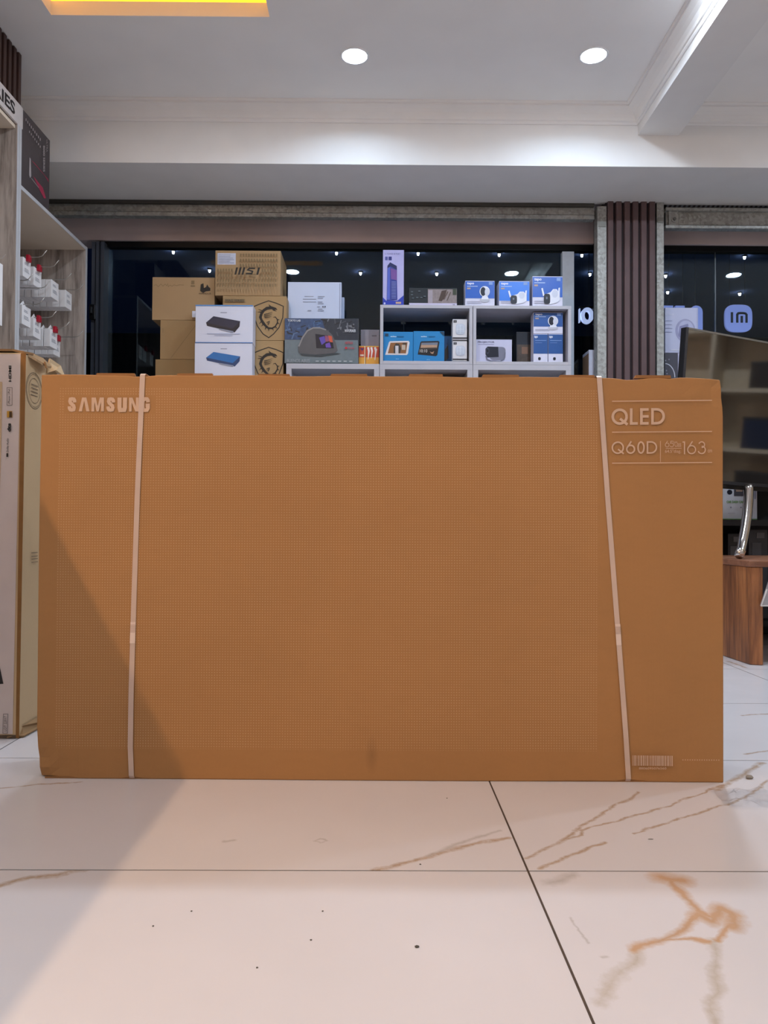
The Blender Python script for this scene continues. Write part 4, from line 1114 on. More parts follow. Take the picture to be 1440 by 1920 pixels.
# speaker box
SPK = M('5f6a72', .4, 0, .4, .05); 
r, p_ = pbox('grey and blue box with printed wedge speaker picture on the low shelf', 533, 597, 672.5, 683, 4.385, .10, M('3b3d42', .4), ZB)
p_.poly('background_print', [(533.5, 682.5), (672, 682.5), (671, 638), (533.5, 638)], M('6a767c', .4, 0, .4, .06, 40)); p_.poly('background_print', [(533.5, 638), (671, 638), (671, 597.5), (533.5, 597.5)], M('2b303b', .4, 0, .4, .1, 40))
p_.poly('background_print', [(533.5, 637.8), (596, 637.8), (610, 622), (603, 597.6), (533.5, 597.6)], M('33496e', .4, 0, .4, .2, 60))
rg = random.Random(21)
GRB = [M('3f5d86', .4), M('557196', .4), M('1c2026', .4), M('6d7079', .4), M('474a52', .4)]
for k in range(46):
    x = rg.uniform(536, 664); y = rg.uniform(599, 633); bluep = x < 606
    w_, h_ = (rg.uniform(1.5, 3), rg.uniform(5, 14)) if rg.random() < .6 else (rg.uniform(6, 12), rg.uniform(1.5, 3))
    a_ = rg.uniform(-.5, .5)
    cs_, sn_ = math.cos(a_), math.sin(a_)
    pts = [(min(671, max(534, x + (dx_ * w_ * cs_ - dy_ * h_ * sn_) / 2)), min(637.5, max(598, y + (dx_ * w_ * sn_ + dy_ * h_ * cs_) / 2))) for dx_, dy_ in ((-1, 1), (1, 1), (1, -1), (-1, -1))]
    p_.poly('graffiti_print', pts, rg.choice(GRB[:3] if bluep else GRB[2:]), up=.00035 * 5 + k * .00002)
p_.n = 9
G1, G2 = M('5a5759', .5), M('8b8888', .5)
p_.poly('speaker_picture', [(560, 663), (558.5, 652), (565, 634), (574, 620), (586, 614), (602, 614.5), (614, 620), (623, 629), (629, 642), (633, 658), (628, 663), (600, 666), (575, 666)], G1)
p_.line('speaker_picture', [(560, 651), (567, 634), (576, 621), (587, 615.5), (600, 615.5), (611, 619)], 2.4, G2)
p_.poly('speaker_picture', [(562, 664), (600, 667), (632, 663), (640, 664), (600, 670), (566, 668)], M('3c4246', .5))
p_.poly('screen_picture', [(591, 627), (622, 631), (626, 654), (593, 654)], M('1d1a26', .4)); p_.poly('screen_picture', [(598, 634), (608, 631), (611, 642), (603, 648)], M('5b48a6', .4))
p_.poly('screen_picture', [(615, 630), (622, 631), (624, 643), (618, 642)], M('c8563a', .4)); p_.poly('screen_picture', [(610, 646), (618, 643), (621, 653), (611, 653)], M('6a4aa8', .4)); p_.poly('screen_picture', [(609, 630), (615, 631), (618, 641), (610, 642)], M('8c4a6a', .4))
LW = M('c9ccd2', .5)
p_.text('city_lettering', 'BUENOS AIRES', 538, 675, 581, 681.5, M('8f969c', .5), .03); p_.text('heading_lettering', 'TOKYO LAB', 539, 600, 563, 604, LW, .03)
p_.text('feature_lettering', 'WI-FI SPEAKER', 646, 618, 667, 623.5, LW, .03); p_.text('red_lettering', 'NETFLIX', 647, 641.5, 662, 646, M('b04048', .5), .03); p_.ell('red_badge', 649, 653.5, 2.6, 2.2, M('c02a34', .5), 10); p_.text('service_lettering', 'YouTube', 652.5, 651.5, 664, 655.5, M('b03a44', .5), .02)
for k in range(7): p_.rect('icons', 592 + k * 10.5, 678, 598 + k * 10.5, 680, M('a6acb0', .5))
p_.done()
# small grey box and the red boxes
r, p_ = pbox('small mauve grey box behind the red snack sized boxes', 676, 618, 711, 684, 4.47, .08, M('8c8790', .5), ZB)
p_.rect('lettering', 697, 628, 706, 630, M('5d5862', .5)); p_.done()
RO = M('c2492f', .4); YO = M('d99a3c', .4)
for lab, x0, x1, wide in (('narrow red and yellow box beside the speaker box', 672.8, 685, False), ('wider red and yellow box with white stroke lettering beside the speaker box', 685.6, 710.5, True)):
    r, p_ = pbox(lab, x0, 648.5, x1, 683, 4.42, .05, RO, ZB)
    p_.rect('yellow_print', x0 + .2, 669, x1 - .2, 682.5, YO); p_.rect('yellow_print', x0 + .2, 648.8, x1 - .2, 650.3, M('e0b446', .4))
    if wide:
        for xx, b_ in ((690, 673), (696, 671), (703, 674)): p_.line('white_lettering', [(xx, 651), (xx + 1.5, 658), (xx, b_)], [4, 3.4, 1], M('e9dcd8', .4))
        p_.line('white_lettering', [(702, 652), (706, 655), (704, 662)], 2, M('e9dcd8', .4))
    else:
        p_.poly('blue_emblem', [(675, 653), (683, 653), (680, 656), (679, 659), (678, 656)], M('2d2f66', .4)); p_.rect('white_lettering', 675, 664, 682, 667, M('e0c9b4', .4)); p_.rect('yellow_print', 683.4, 649, 684.8, 682, M('ecdcae', .4))
    p_.done()
# tower box on the left cube
TWB = M('b7b4e4', .4, 0, .45, .03)
r, p_ = pbox('tall lavender box with printed tower appliance on the left cube', 717.5, 468.5, 757, 572, 4.42, .12, TWB, ZT)
p_.text('lettering', '12 TOWER 40 PORT', 721, 474.5, 750, 477.5, M('55568c', .5)); p_.rect('icons', 721.5, 481, 726.5, 487.5, M('54589a', .5)); p_.rect('icons', 728, 481, 734, 487.5, M('2b2f7c', .5))
p_.poly('tower_picture', [(725, 562), (726, 498), (731, 491.5), (743.5, 498), (745, 560)], M('3a4596', .4)); p_.poly('tower_picture', [(731, 491.5), (743.5, 498), (744, 505), (732, 499), (726, 502), (726, 498)], M('232a5c', .4))
p_.poly('tower_picture', [(732, 502), (744, 506), (744, 524), (733, 522)], M('77519a', .4)); p_.poly('tower_picture', [(726.5, 502), (731, 500), (731, 560), (725.5, 560)], M('5667c4', .4))
for k in range(12): p_.rect('tower_picture', 734, 527 + k * 2.7, 742.5, 527.9 + k * 2.7, M('8f9ad8', .4))
p_.poly('blue_print', [(717.7, 571.8), (756.8, 571.8), (756.8, 552), (745, 562), (724, 562), (717.7, 556)], M('2b3fb0', .4)); p_.rect('blue_print', 742, 564, 752, 567.5, M('c8a88e', .4)); p_.ell('blue_print', 721, 567, 1.8, 1.8, M('c9cdf0', .4), 10); p_.done()
r, p_ = pbox('low dark box with printed photo strip on the left cube', 766.5, 540, 857, 572.5, 4.42, .10, M('232a30', .4), ZT)
p_.rect('photo_print', 802, 542, 856.6, 566, M('8c8080', .4, 0, .4, .15, 60)); p_.rect('photo_print', 803, 544, 811, 566, M('a49aa4', .4)); p_.poly('photo_print', [(822, 562), (828, 545), (838, 543), (834, 556), (828, 563)], M('4a3a34', .4)); p_.rect('photo_print', 849, 542, 856, 552, M('3c4434', .4))
p_.line('photo_print', [(832, 560), (840, 546)], 2, M('5d4c44', .4)); p_.line('photo_print', [(838, 562), (845, 547)], 1.6, M('55463e', .4))
p_.rect('white_band', 766.7, 566.3, 856.8, 572.3, M('c6c0d8', .4)); p_.text('white_band', 'mi', 849, 567.5, 853, 570, M('4d4a60', .4), .03)
for x0, y0 in ((770, 546), (770, 551), (772, 557), (780, 556), (788, 556), (784, 545), (794, 554)): p_.rect('small_print', x0, y0, x0 + 4, y0 + 2, M('515b62', .4))
p_.done()
# camera boxes
CBL = M('1a5bbd', .35, 0, .5, .03, 8); CWH = M('d5d4e6', .4)
GRY = M('b9bac6', .4); DGR = M('1e2230', .3); WH = M('e4e6f2', .35)
def cam_box(label, x0, y0, x1, y1, Y, d, kind, zbase, brightc=CBL, split=.68):
    r, p_ = pbox(label, x0, y0, x1, y1, Y, d, CWH, zbase)
    w_, h_ = x1 - x0, y1 - y0
    U = lambda a, b: (x0 + a * w_, y0 + b * h_)
    p_.poly('blue_print', [U(.006, split), U(.994, split), U(.994, .025), U(.006, .025)], brightc)
    p_.text('brand_lettering', 'tapo', *U(.06, .06), *U(.30, .17), WH, .03)
    if kind in ('dome', 'bullet'):
        p_.rect('lettering', *U(.06, .20), *U(.42, .23), M('a9c0ea', .4)); p_.rect('badge', *U(.06, .27), *U(.18, .33), M('b49c8c', .4))
        p_.rect('corner_mark', *U(.80, .05), *U(.93, .16), M('7f9fd8', .4)); p_.rect('small_print', *U(.06, .80), *U(.5, .82), M('a8a8bc', .4)); p_.rect('small_print', *U(.06, .86), *U(.55, .88), M('a8a8bc', .4))
    if kind == 'dome':
        cx_, cy_ = U(.66, .42); ra = .175 * w_
        p_.ell('camera_picture', *U(.66, .75), .17 * w_, .09 * h_, GRY, 18); p_.poly('camera_picture', [U(.54, .72), U(.58, .6), U(.76, .6), U(.80, .72)], WH)
        p_.ell('camera_picture', cx_, cy_, ra, ra, WH, 22); p_.ell('camera_picture', cx_ - ra * .30, cy_, ra * .52, ra * .82, DGR, 18); p_.ell('camera_picture', cx_ + ra * .45, cy_ + ra * .1, ra * .45, ra * .75, M('cfd2e0', .35), 16)
    elif kind == 'bullet':
        p_.poly('camera_picture', [U(.29, .40), U(.34, .38), U(.40, .62), U(.35, .66)], WH); p_.poly('camera_picture', [U(.86, .38), U(.91, .37), U(.90, .56), U(.84, .56)], WH)
        p_.poly('camera_picture', [U(.45, .58), U(.60, .52), U(.68, .42), U(.80, .42), U(.90, .56), U(.90, .78), U(.80, .86), U(.55, .92), U(.45, .88)], WH); p_.ell('camera_picture', *U(.74, .57), .10 * w_, .13 * h_, M('cdd2e4', .35), 16)
        p_.poly('camera_picture', squircle(*U(.48, .74), .105 * w_, .165 * h_, 24, 4), DGR); p_.ell('camera_picture', *U(.47, .71), .03 * w_, .045 * h_, M('6e7688', .3), 12)
    elif kind == 'small':
        p_.rect('lettering', *U(.12, .22), *U(.9, .24), M('7c9ad0', .4)); p_.rect('lettering', *U(.12, .30), *U(.6, .32), M('5f80bc', .4)); p_.poly('camera_picture', squircle(*U(.42, .85), .09 * w_, .05 * h_, 16, 3), DGR)
    p_.done(); return r
cam_box('blue and white box with round dome camera picture on the right cube', 872, 526.5, 927.5, 573, 4.41, .08, 'dome', ZT)
cam_box('bright blue and white box with antenna camera picture in the middle of three', 935.5, 527, 993, 573, 4.40, .10, 'bullet', ZT, M('2277e2', .35, 0, .5, .03, 8), .78)
cam_box('taller blue and white box with antenna camera picture beside the pale post', 998, 518, 1055, 573.2, 4.41, .10, 'bullet', ZT)
cam_box('blue and white dome camera box stacked on two small camera boxes', 1000, 585.5, 1055.5, 625.2, 4.42, .08, 'dome', None, M('19509a', .35, 0, .5, .03, 8))
cam_box('small blue camera box inside the cube, left of the pair', 1000, 625.8, 1027, 681.5, 4.42, .08, 'small', ZCB, M('1b4f92', .35, 0, .5, .03, 8))
cam_box('small blue camera box inside the cube, right of the pair', 1027.8, 625.8, 1055.5, 681.5, 4.42, .08, 'small', ZCB, M('1b4f92', .35, 0, .5, .03, 8))
# projector box
r, p_ = pbox('white box with dark projector picture inside the right cube', 892.5, 636.5, 960, 681.5, 4.41, .12, M('bfbfd8', .4, 0, .4, .03, 8), ZCB)
p_.text('lettering', 'PROJECTOR', 895.5, 640, 927, 644.5, M('3f4060', .4), .02); p_.rect('lettering', 896, 646, 926, 646.8, M('77789a', .4))
p_.poly('projector_picture', squircle(933, 664, 15, 13, 28, 4.5), M('77788a', .4)); p_.poly('projector_picture', [(910, 655), (914, 650.5), (934, 651), (935, 671), (914, 672), (910, 666)], DGR); p_.ell('projector_picture', 914, 659, 3.4, 6.2, M('3b3e4e', .3), 16); p_.ell('projector_picture', 914, 659, 1.8, 3.4, M('12131a', .3), 14)
p_.line('projector_picture', [(911, 669), (913, 676), (920, 679), (938, 680), (945, 675), (947, 662)], 2.4, M('6b6c7e', .4)); p_.done()
r, p_ = pbox('shadowy dark box with a printed figure at the back of the right cube', 968, 622, 1000, 681.5, 4.52, .12, M('1b2230', .5), ZCB)
p_.rect('photo_print', 969, 644, 998, 681, M('4d4038', .5, 0, .4, .2, 50)); p_.rect('photo_print', 978, 648, 990, 660, M('7a5a48', .5)); p_.done()
# tablet boxes
TEAL = M('0f7dbb', .35, 0, .5, .02, 8)
r, p_ = pbox('turquoise box with white tablet display picture inside the left cube', 718.5, 622, 774.5, 681.5, 4.41, .12, TEAL, ZCB)
p_.poly('tablet_picture', [(722, 668), (729, 643), (731, 641), (766, 640), (768, 643), (765, 665), (763, 668)], M('d6cfcf', .35)); p_.poly('tablet_picture', [(727, 665), (732, 644), (764, 643), (761, 665)], M('8a5a34', .4)); p_.poly('tablet_picture', [(738, 665), (738, 652), (742, 645), (748, 646), (752, 655), (750, 665)], M('3d3834', .4)); p_.rect('tablet_picture', 741, 650, 747, 665, M('c9c4c8', .4)); p_.rect('tablet_picture', 753, 648, 760, 658, M('b8a898', .4)); p_.rect('tablet_picture', 755, 644, 762, 648, M('4a3c30', .4))
p_.text('lettering', 'echo', 732, 630.5, 743, 633, M('cfe6f6', .4), .03); p_.rect('lettering', 744, 631, 757, 632.4, M('0a5f90', .4)); p_.rect('lettering', 722, 626, 728, 631, M('1c3a50', .4)); p_.text('lettering', 'alexa', 742, 675, 748, 677, M('a8d4f0', .4)); p_.done()
r, p_ = pbox('turquoise box with black tablet clock picture inside the left cube', 774.9, 621, 833, 681.5, 4.41, .12, TEAL, ZCB)
p_.poly('tablet_picture', [(783, 667), (788, 643), (790, 641), (822, 640), (824, 642), (820, 668), (817, 670)], M('1a1a1e', .35)); p_.poly('tablet_picture', [(788, 655), (790, 644), (821, 643), (819, 655)], M('b08e74', .4)); p_.poly('tablet_picture', [(789.5, 648), (790.3, 644), (821, 643), (820.3, 648)], M('6f7888', .4)); p_.poly('tablet_picture', [(787, 659), (788, 654), (819, 653), (818.5, 656)], M('3d3430', .4)); p_.text('tablet_picture', '10:10', 787, 657, 801, 663, M('c9c6c4', .4)); p_.poly('tablet_picture', [(808, 665), (806, 661), (810, 663), (814, 660), (812, 666)], M('a8846a', .4))
p_.text('lettering', 'echo', 789, 630.5, 800, 633, M('cfe6f6', .4), .03); p_.rect('lettering', 803, 631, 816, 632.4, M('0a5f90', .4)); p_.poly('lettering', [(832.6, 631), (832.6, 622), (824, 622)], M('1c3a50', .4)); p_.text('lettering', 'alexa', 800, 676, 806, 678, M('a8d4f0', .4)); p_.done()
r, p_ = pbox('dark blue box half hidden behind the black tablet clock box', 830, 630, 849, 681.5, 4.47, .1, M('1d4a72', .4), ZCB)
p_.poly('tablet_picture', [(833, 678), (834, 655), (840, 646), (841, 670)], M('2c2620', .4)); p_.done()
for lab, y0, y1, zb_ in (('white switch socket box, lower of two in the left cube', 640, 681.5, True), ('white switch socket box, upper of two in the left cube', 598.5, 639.6, False)):
    r, p_ = pbox(lab, 848.5, y0, 876, y1, 4.41, .09, M('d2d0d4', .45), ZCB if zb_ else None)
    p_.rect('dark_bands', 848.7, y1 - 7, 875.8, y1 - 4.2, M('2a2628', .5)); p_.rect('dark_bands', 848.7, y1 - 2.6, 875.8, y1 - .6, M('2a2628', .5)); p_.rect('icon', 850.3, y0 + 2, 856, y0 + 6.5, M('26242a', .5)); p_.text('icon', 'S', 852.2, y0 + 2.8, 854, y0 + 5.8, M('c9c7cc', .5))
    p_.poly('socket_picture', squircle(863, y0 + 19, 8.5, 10, 24, 4), M('b9c0d0', .4)); p_.poly('socket_picture', squircle(863, y0 + 19, 7, 8.5, 24, 4), M('d0d5e0', .4))
    for dx_, dy_ in ((-3.2, -4), (3.2, -4), (-3.2, 4), (3.2, 4)): p_.poly('socket_picture', squircle(863 + dx_, y0 + 19 + dy_, 2.6, 3.4, 14, 4), M('bfc6d4', .4))
    p_.done()
# boxes in the lower compartments, only their tops show above the big carton
zlo = 1.2008
for lab, x0, x1, h_ in (('brown box lid in the lower compartment under the tablet boxes', 792, 832, .22), ('pale brown box in the lower compartment under the socket boxes', 836, 866, .215), ('brown box in the lower compartment under the projector box', 905, 945, .213)):
    q = P((x0 + x1) / 2, 700, 4.45); r = empty('product_box', (q.x, 4.45, zlo), label=lab, cat='box'); hw_ = (x1 - x0) / 2 * 4.45 / F
    bx('carton', (-hw_, 0, 0), (hw_, .18, h_), CB1, r, .002); bx('lid', (-hw_ - .002, -.002, h_), (hw_ + .002, .182, h_ + .02), CB3, r, .001)

# boxes in the gap by the pillar, standing on a narrow plinth
def plinth(label, x0, x1, Y, d, z):
    a_, b_ = P(x0, 700, Y).x, P(x1, 700, Y).x
    r = empty('display_plinth', ((a_ + b_) / 2, Y, 0), label=label, cat='plinth'); hw_ = (b_ - a_) / 2
    bx('body', (-hw_ + .01, .01, 0), (hw_ - .01, d, z - .02), SHELFG, r); bx('top', (-hw_, 0, z - .02), (hw_, d, z), SHELFG, r, .002)
zp = zpx(716, 4.55, 1100)
plinth('narrow grey plinth behind the left shutter guide', 1083, 1117, 4.53, .18, zp)
r, p_ = pbox('white and brown box in the gap left of the fluted pillar', 1104, 656, 1115, 716, 4.55, .14, M('c9cde0', .4), zp + .001)
bx('side_print', (-.0006 - (1115 - 1104) / 2 * 4.55 / F, .004, .003), (-(1115 - 1104) / 2 * 4.55 / F, .136, .17), M('8a6a4c', .5), r)
# right window shelf with robot vacuum box
zr = zpx(716, 4.54, 1290)
plinth('long grey plinth in the right window behind the television', 1247, 1560, 4.52, .2, zr)
r, p_ = pbox('dark grey box with round white outline under the robot vacuum box', 1246.5, 662, 1270.5, 716, 4.54, .16, M('4a4a55', .4), zr + .001)
p_.arc('ring_print', 1246.8, 708, 18.5, 26, 0, 88, 1.6, M('c4c6d4', .4), 14)
for x0, y0 in ((1246.6, 675), (1253, 673), (1248, 694), (1249, 700)): p_.rect('small_print', x0 + .2, y0, x0 + 2.4, y0 + 2.6, M('8a8a98', .4))
p_.done()
r, p_ = pbox('pale narrow box beside the dark grey box in the right window', 1271, 662, 1292, 716, 4.54, .16, M('b6b6d0', .4), zr + .001)
r, p_ = pbox('large white box with round robot vacuum picture in the right window', 1247, 577, 1309.5, 661.7, 4.54, .16, M('bcc0dc', .4, 0, .4, .03, 8))
p_.ell('vacuum_picture', 1285, 620, 19, 22, M('9a9cc0', .4), 30); p_.ell('vacuum_picture', 1286, 619, 15, 18, M('b4b7d6', .4), 26); p_.poly('vacuum_picture', [(1274, 612), (1290, 607), (1291, 612), (1282, 615), (1276, 634), (1272, 630)], M('8486ae', .4))
p_.text('lettering', 'Robot Vacuum S10', 1247, 588, 1263, 591, WH); p_.rect('lettering', 1258, 656, 1277, 657, WH)
for k in range(4): p_.rect('small_print', 1246, 601 + k * 7, 1260, 602 + k * 7, M('a9aed0', .4))
p_.rect('side_edge', 1307.6, 578, 1308.6, 661, M('9ea6ce', .4)); p_.done()

# ================================================================== RIGHT SIDE: BENCH, TELEVISION, SHELF
WOOD = woodgrain('reddish_plank_wood', [(0.30, hexc('4a2a18')), (0.45, hexc('7c4d2e')), (0.56, hexc('a2683d')), (0.70, hexc('c08250'))], 3.0, (5.5, 5.5, .45), .4)
WTOP = woodgrain('reddish_wood_top', [(0.30, hexc('5d3a2a')), (0.5, hexc('8c5e45')), (0.7, hexc('a87458'))], 3.0, (.5, 5, 5), .4)
b0 = PZ(1408, 1247)              # near corner of the slab leg
b1 = PZ(1363, 1232)
bh = P(1408, 1051, b0.y).z
bn = empty('wooden_bench', (b0.x, b0.y, 0), label='reddish brown slab wood bench with thick panel legs at the right edge', cat='bench')
wd_ = PZ(1434, 1249).x - b0.x
def slab(name, pts, z0, z1, mat):
    mb = MB(); n = len(pts); mb.v = [(x, y, z0) for x, y in pts] + [(x, y, z1) for x, y in pts]
    mb.f.append(tuple(range(n - 1, -1, -1))); mb.f.append(tuple(range(n, 2 * n)))
    for k in range(n): j = (k + 1) % n; mb.f.append((k, j, n + j, n + k))
    mb.mi = [mb.m(mat)] * len(mb.f); return mb.build(name, bn, .004)
dx, dy = b1.x - b0.x, b1.y - b0.y
slab('leg', [(-.004, .006), (.004, 0), (wd_, -.012), (wd_, .02), (.02, .62), (dx * 3.2, dy * 3.2)], 0.001, bh - .028, WOOD)
slab('top', [(dx * 3.25, dy * 3.25), (-.01, -.004), (.02, -.016), (1.35, -.016), (1.35, .64), (.02, .64)], bh - .028, bh, WTOP)
slab('leg', [(1.25, -.01), (1.31, -.01), (1.31, .62), (1.25, .62)], 0.001, bh - .028, WOOD)
# television standing on a bent chrome foot
tvw, tvh = 1.10, .66
tl = P(1288, 613, 3.50); brz = P(1400, 905, 3.62).z
tvh = tl.z - brz
th_ = math.radians(24)
tv = empty('television', (tl.x + .48, tl.y + .22, bh), label='large dark flat television reflecting the shop, turned towards the left', cat='television')
tv.rotation_euler = (0, 0, th_)
pan = Matrix.Rotation(math.radians(-4), 4, 'X') @ Matrix.Rotation(math.radians(-1.2), 4, 'Y')
# panel local frame: origin at its top left front corner
inv = Matrix.Translation(tv.location) @ Matrix.Rotation(th_, 4, 'Z')
org = inv.inverted() @ tl
PM = Matrix.Translation(org) @ Matrix.Rotation(math.radians(4), 4, 'X') @ Matrix.Rotation(math.radians(1.5), 4, 'Y')
def scr():
    m, nt, b = base('glossy_dark_screen')
    L(nt, ramp(nt, noise(nt, 2, 2, objvec(nt)), [(.3, (.004, .004, .005)), (.7, (.006, .006, .007))]), b.inputs['Base Color'])
    b.inputs['Roughness'].default_value = .05; b.inputs['IOR'].default_value = 2.6; return m
SCR = scr(); TVB = M('17171a', .3)
MB().box((0, .004, -tvh), (tvw, .035, 0), TVB, PM).build('body', tv)
MB().box((.012, .0025, -tvh + .016), (tvw - .012, .004, -.008), SCR, PM).build('screen', tv)
mb = MB(); mb.box((0, 0, -tvh), (.012, .004, 0), M('4a4a4e', .3, .5), PM); mb.box((tvw - .012, 0, -tvh), (tvw, .004, 0), M('4a4a4e', .3, .5), PM)
mb.box((.012, 0, -.008), (tvw - .012, .004, 0), M('8c8984', .3, .6), PM); mb.box((.012, 0, -tvh), (tvw - .012, .004, -tvh + .016), M('3a3a3e', .3, .5), PM); mb.build('bezel', tv)
iv = inv.inverted()
def chain(pts): return [iv @ P(x, y, Y) for x, y, Y in pts]
yl = 3.50
cp = [(1404.5, 910, 3.675), (1404, 918, 3.67), (1403, 940, 3.65), (1401, 965, 3.62), (1397.5, 990, 3.59), (1393.5, 1012, 3.56), (1389.5, 1032, 3.53), (1386, 1049.5, 3.50)]
pts = chain(cp); pts[-1].z = .0185
MB().tube(pts, [.021, .0215, .022, .022, .022, .0215, .021, .021], CHROME, 20).build('chrome_foot', tv, smooth=True)
pts2 = [p_ + Vector((.8, 0, 0)) for p_ in pts]
MB().tube(pts2, .021, CHROME, 20).build('chrome_foot', tv, smooth=True)
MB().box((.1, .02, -tvh - .02), (tvw - .1, .05, -tvh + .05), TVB, PM).build('mount_bar', tv)
# dark low shelving behind the bench
zs = P(1390, 975, 4.05).z
x0, x1 = P(1330, 975, 4.05).x, P(1800, 975, 4.05).x
ls = empty('low_shelf', ((x0 + x1) / 2, 4.05, 0), label='dark low shelf unit behind the wooden bench', cat='shelf')
hw = (x1 - x0) / 2; DS = M('1d1e22', .45)
bx('shelf_board', (-hw, 0, zs - .03), (hw, .32, zs), DS, ls); bx('shelf_board', (-hw, 0, .08), (hw, .32, .11), DS, ls); bx('shelf_board', (-hw, 0, zs + .45), (hw, .32, zs + .48), DS, ls)
bx('back_panel', (-hw, .30, .0), (hw, .32, zs + .45), M('121317', .5), ls); bx('side_panel', (-hw, 0, 0), (-hw + .03, .30, zs + .45), DS, ls); bx('side_panel', (hw - .03, 0, 0), (hw, .30, zs + .45), DS, ls)
r, p_ = pbox('white box with green lettering and camera picture on the dark low shelf', 1350, 906, 1420, 971, 4.10, .1, M('cdd3de', .4), zs + .001)
p_.ell('camera_picture', 1368, 922, 5, 4.5, DGR, 16); p_.rect('photo_print', 1376, 913, 1394, 929, M('4a4850', .4)); p_.rect('photo_print', 1380, 914, 1392, 921, M('a08878', .4)); p_.text('green_lettering', 'CAR DASH CAM', 1362, 937, 1395, 941.5, M('5d9440', .4), .03); p_.rect('green_lettering', 1350.3, 969, 1419.7, 970.6, M('5d8a4a', .4)); p_.ell('icons', 1370, 949, 1.6, 1.6, SLV, 10); p_.ell('icons', 1389, 949, 1.6, 1.6, SLV, 10); p_.rect('icons', 1364, 959, 1378, 960, M('b4bac8', .4)); p_.rect('icons', 1414, 915, 1417, 934, SLV); p_.done()
for lab, x0, y0, x1, y1, Yq, hx in (('dark grey upright machine on the lower dark shelf', 1404, 992, 1440, 1110, 4.12, '3a3c42'), ('black box on the lower dark shelf', 1365, 1000, 1390, 1110, 4.12, '26272b')):
    zz = .1115; q = P((x0 + x1) / 2, 1000, Yq); hh_ = P(x0, y0, Yq).z - zz
    r = empty('product_box', (q.x, Yq, zz), label=lab, cat='box'); hw_ = (x1 - x0) / 2 * Yq / F
    bx('carton', (-hw_, 0, 0), (hw_, .14, hh_), M(hx, .4), r, .004)
    bx('panel', (-hw_ * .7, -.004, hh_ * .35), (hw_ * .3, 0, hh_ * .85), M('4a4c53', .4), r, .003)
    bx('label_plate', (-hw_ * .2, -.003, hh_ * .90), (hw_ * .6, 0, hh_ * .96), M('5c5e64', .4), r)
# plastic pouch hanging by the bench front
pp = P(1447, 1138, b0.y - .05)
po = empty('plastic_pouch', pp, label='clear silvery plastic pouch corner hanging in front of the bench', cat='bag')
mb = MB(); PM_ = M('a9a8ac', .3, .3)
v2 = [(P(1427.5, 1136, b0.y - .05) - pp), (P(1470, 1136, b0.y - .05) - pp), (P(1475, 1070, b0.y - .05) - pp), (P(1446, 1080, b0.y - .05) - pp), (P(1438, 1105, b0.y - .05) - pp)]
mb.v = [tuple(p_) for p_ in v2] + [tuple(p_ + Vector((0, .012, 0))) for p_ in v2]
for qd in ((0, 1, 2, 3, 4), (9, 8, 7, 6, 5), (0, 5, 6, 1), (1, 6, 7, 2), (2, 7, 8, 3), (3, 8, 9, 4), (4, 9, 5, 0)): mb.f.append(qd); mb.mi.append(mb.m(PM_))
mb.build('pouch', po)
MB().tube([v2[4], v2[0], v2[1]], .0035, M('d8d4cf', .35), 6).build('seam', po)
MB().tube([v2[2] + Vector((0, .006, -.002)), v2[2] + Vector((.02, .03, .10)), Vector((v2[2].x + .02, b0.y + .05 - pp.y, bh + .003 - pp.z))], .002, M('d8d4cf', .35), 6).build('string', po)

# ================================================================== REAR OF THE SHOP (seen only in reflections)
rs = empty('wall_shelf', (X_R, 2.3, 0), label='beige shelf unit on the right wall with dark goods', cat='shelf')
PAL = M('e6d3b6', .6); 
bx('back_panel', (-.36, -1.9, 0), (-.002 - .33, 1.55, 2.25), PAL, rs)
for z in (.05, .5, .95, 1.4, 1.85, 2.22): bx('shelf_board', (-.62, -1.9, z), (-.36, 1.55, z + .03), PAL, rs)
for y in (-1.9, -.75, .4, 1.52): bx('side_panel', (-.62, y, .08), (-.36, y + .03, 2.22), PAL, rs)
bx('carcass', (-.33, -1.9, 0), (-.002, 1.55, 2.25), PAL, rs)
rk = random.Random(4); ordn = ('lowest', 'second', 'third', 'fourth', 'highest')
for zi, z in enumerate((.08, .53, .98, 1.43, 1.88)):
    for yi, y in enumerate((-1.5, -.3, .85)):
        w_, h_ = rk.uniform(.3, .6), rk.uniform(.14, .27)
        r = empty('stored_box', (X_R - .38, 2.3 + y, z + .001), label='dark goods box on the %s shelf of the right wall unit, %s bay' % (ordn[zi], ('nearest', 'middle', 'farthest')[yi]), cat='box', group='boxes on the right wall unit')
        bx('carton', (-.22, -w_ / 2, 0), (0, w_ / 2, h_), M(('1c1b1d', '20242c', '3a322c', '24304a')[rk.randrange(4)], .5), r, .003); bx('lid', (-.223, -w_ / 2 - .003, h_), (0, w_ / 2 + .003, h_ + .02), M('4a4642', .5), r)

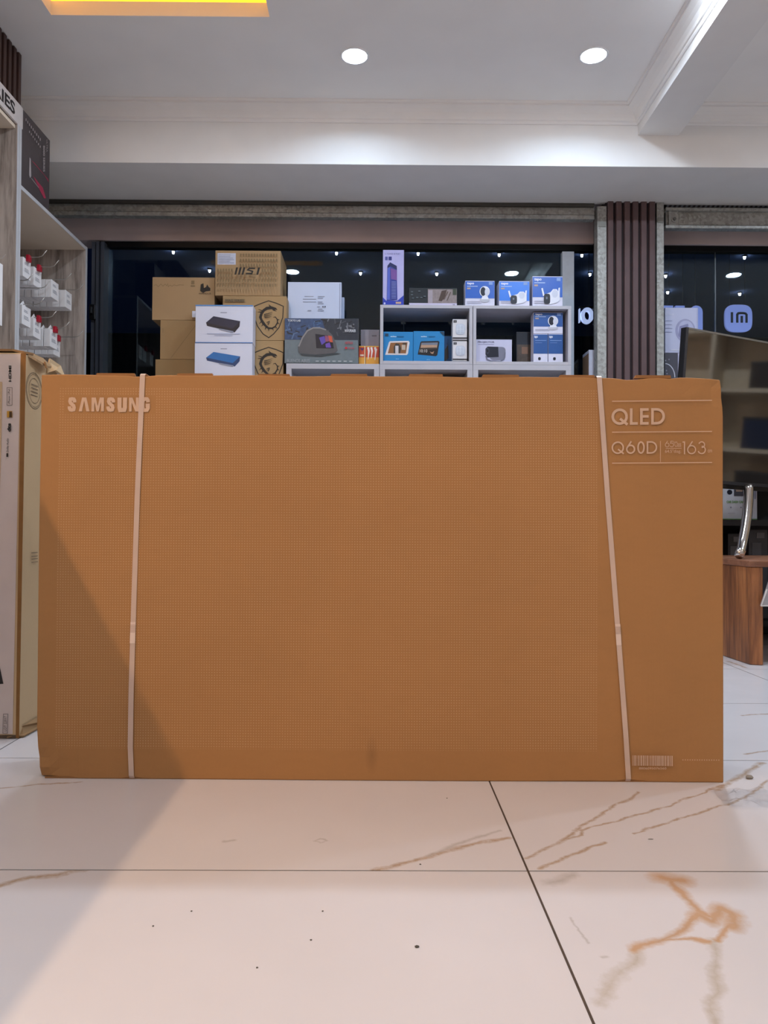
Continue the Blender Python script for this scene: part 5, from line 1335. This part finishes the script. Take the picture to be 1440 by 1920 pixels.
# ================================================================== CRUMBS ON THE FLOOR
def crumb(name, label, px, py, sx, sy, h, mat, cat):
    q = PZ(px, py); mb = MB(); n = 9; rc = random.Random(px)
    r = empty(name, (q.x, q.y, .0003), label=label, cat=cat)
    for lv, f in ((0, .85), (.55, 1.0), (1, .55)):
        for k in range(n):
            a_ = 2 * math.pi * k / n; e = f * rc.uniform(.8, 1.1); mb.v.append((sx * e * math.cos(a_), sy * e * math.sin(a_), h * lv))
    for l_ in range(2):
        for k in range(n): j = (k + 1) % n; mb.f.append((l_ * n + k, l_ * n + j, l_ * n + n + j, l_ * n + n + k)); mb.mi.append(mb.m(mat))
    mb.f.append(tuple(range(2 * n, 3 * n))); mb.mi.append(mb.m(mat)); mb.f.append(tuple(range(n - 1, -1, -1))); mb.mi.append(mb.m(mat))
    mb.build(name.split('_')[0] if False else 'lump', r)
crumb('pebble', 'small grey pebble on the tiles right of the big carton', 1405, 1460, .010, .008, .008, M('8c8378', .8), 'pebble')
crumb('leaf_scrap', 'tiny dark scrap on the near tile in front of the carton', 782, 1776, .0035, .0028, .002, M('4a463f', .8), 'scrap')
crumb('paper_scrap', 'short thin dark splinter on the tile below the carton barcode', 1220, 1574, .006, .0008, .001, M('6a6258', .8), 'scrap')
for k, (x, y) in enumerate(((1287, 1446), (605, 1709), (287, 1737), (583, 1763), (788, 1621), (838, 1497), (359, 1709), (482, 1815))):
    crumb('dirt_speck', 'tiny dark dirt speck on the pale floor tiles', x, y, .0017, .0016, .001, M('5c554c', .9), 'speck') if y > 1470 else None
for o in bpy.data.objects:
    if o.name.startswith('dirt_speck'): o['group'] = 'dirt specks on the floor'
# crumpled clear wrapper on the tiles
q = PZ(1405, 1500); wr = empty('plastic_wrapper', (q.x, q.y, .0005), label='crumpled clear plastic wrapper on the tiles right of the big carton', cat='wrapper')
mb = MB(); n = 9; rc = random.Random(9)
for i in range(n):
    for j in range(n):
        mb.v.append(((i / (n - 1) - .5) * .13 + rc.uniform(-.004, .004), (j / (n - 1) - .5) * .12 + rc.uniform(-.004, .004), abs(rc.gauss(0, .006)) + .0003))
for i in range(n - 1):
    for j in range(n - 1): mb.f.append((i * n + j, (i + 1) * n + j, (i + 1) * n + j + 1, i * n + j + 1)); mb.mi.append(mb.m(PLASTIC))
mb.build('film', wr, smooth=True)
bpy.context.view_layer.update()
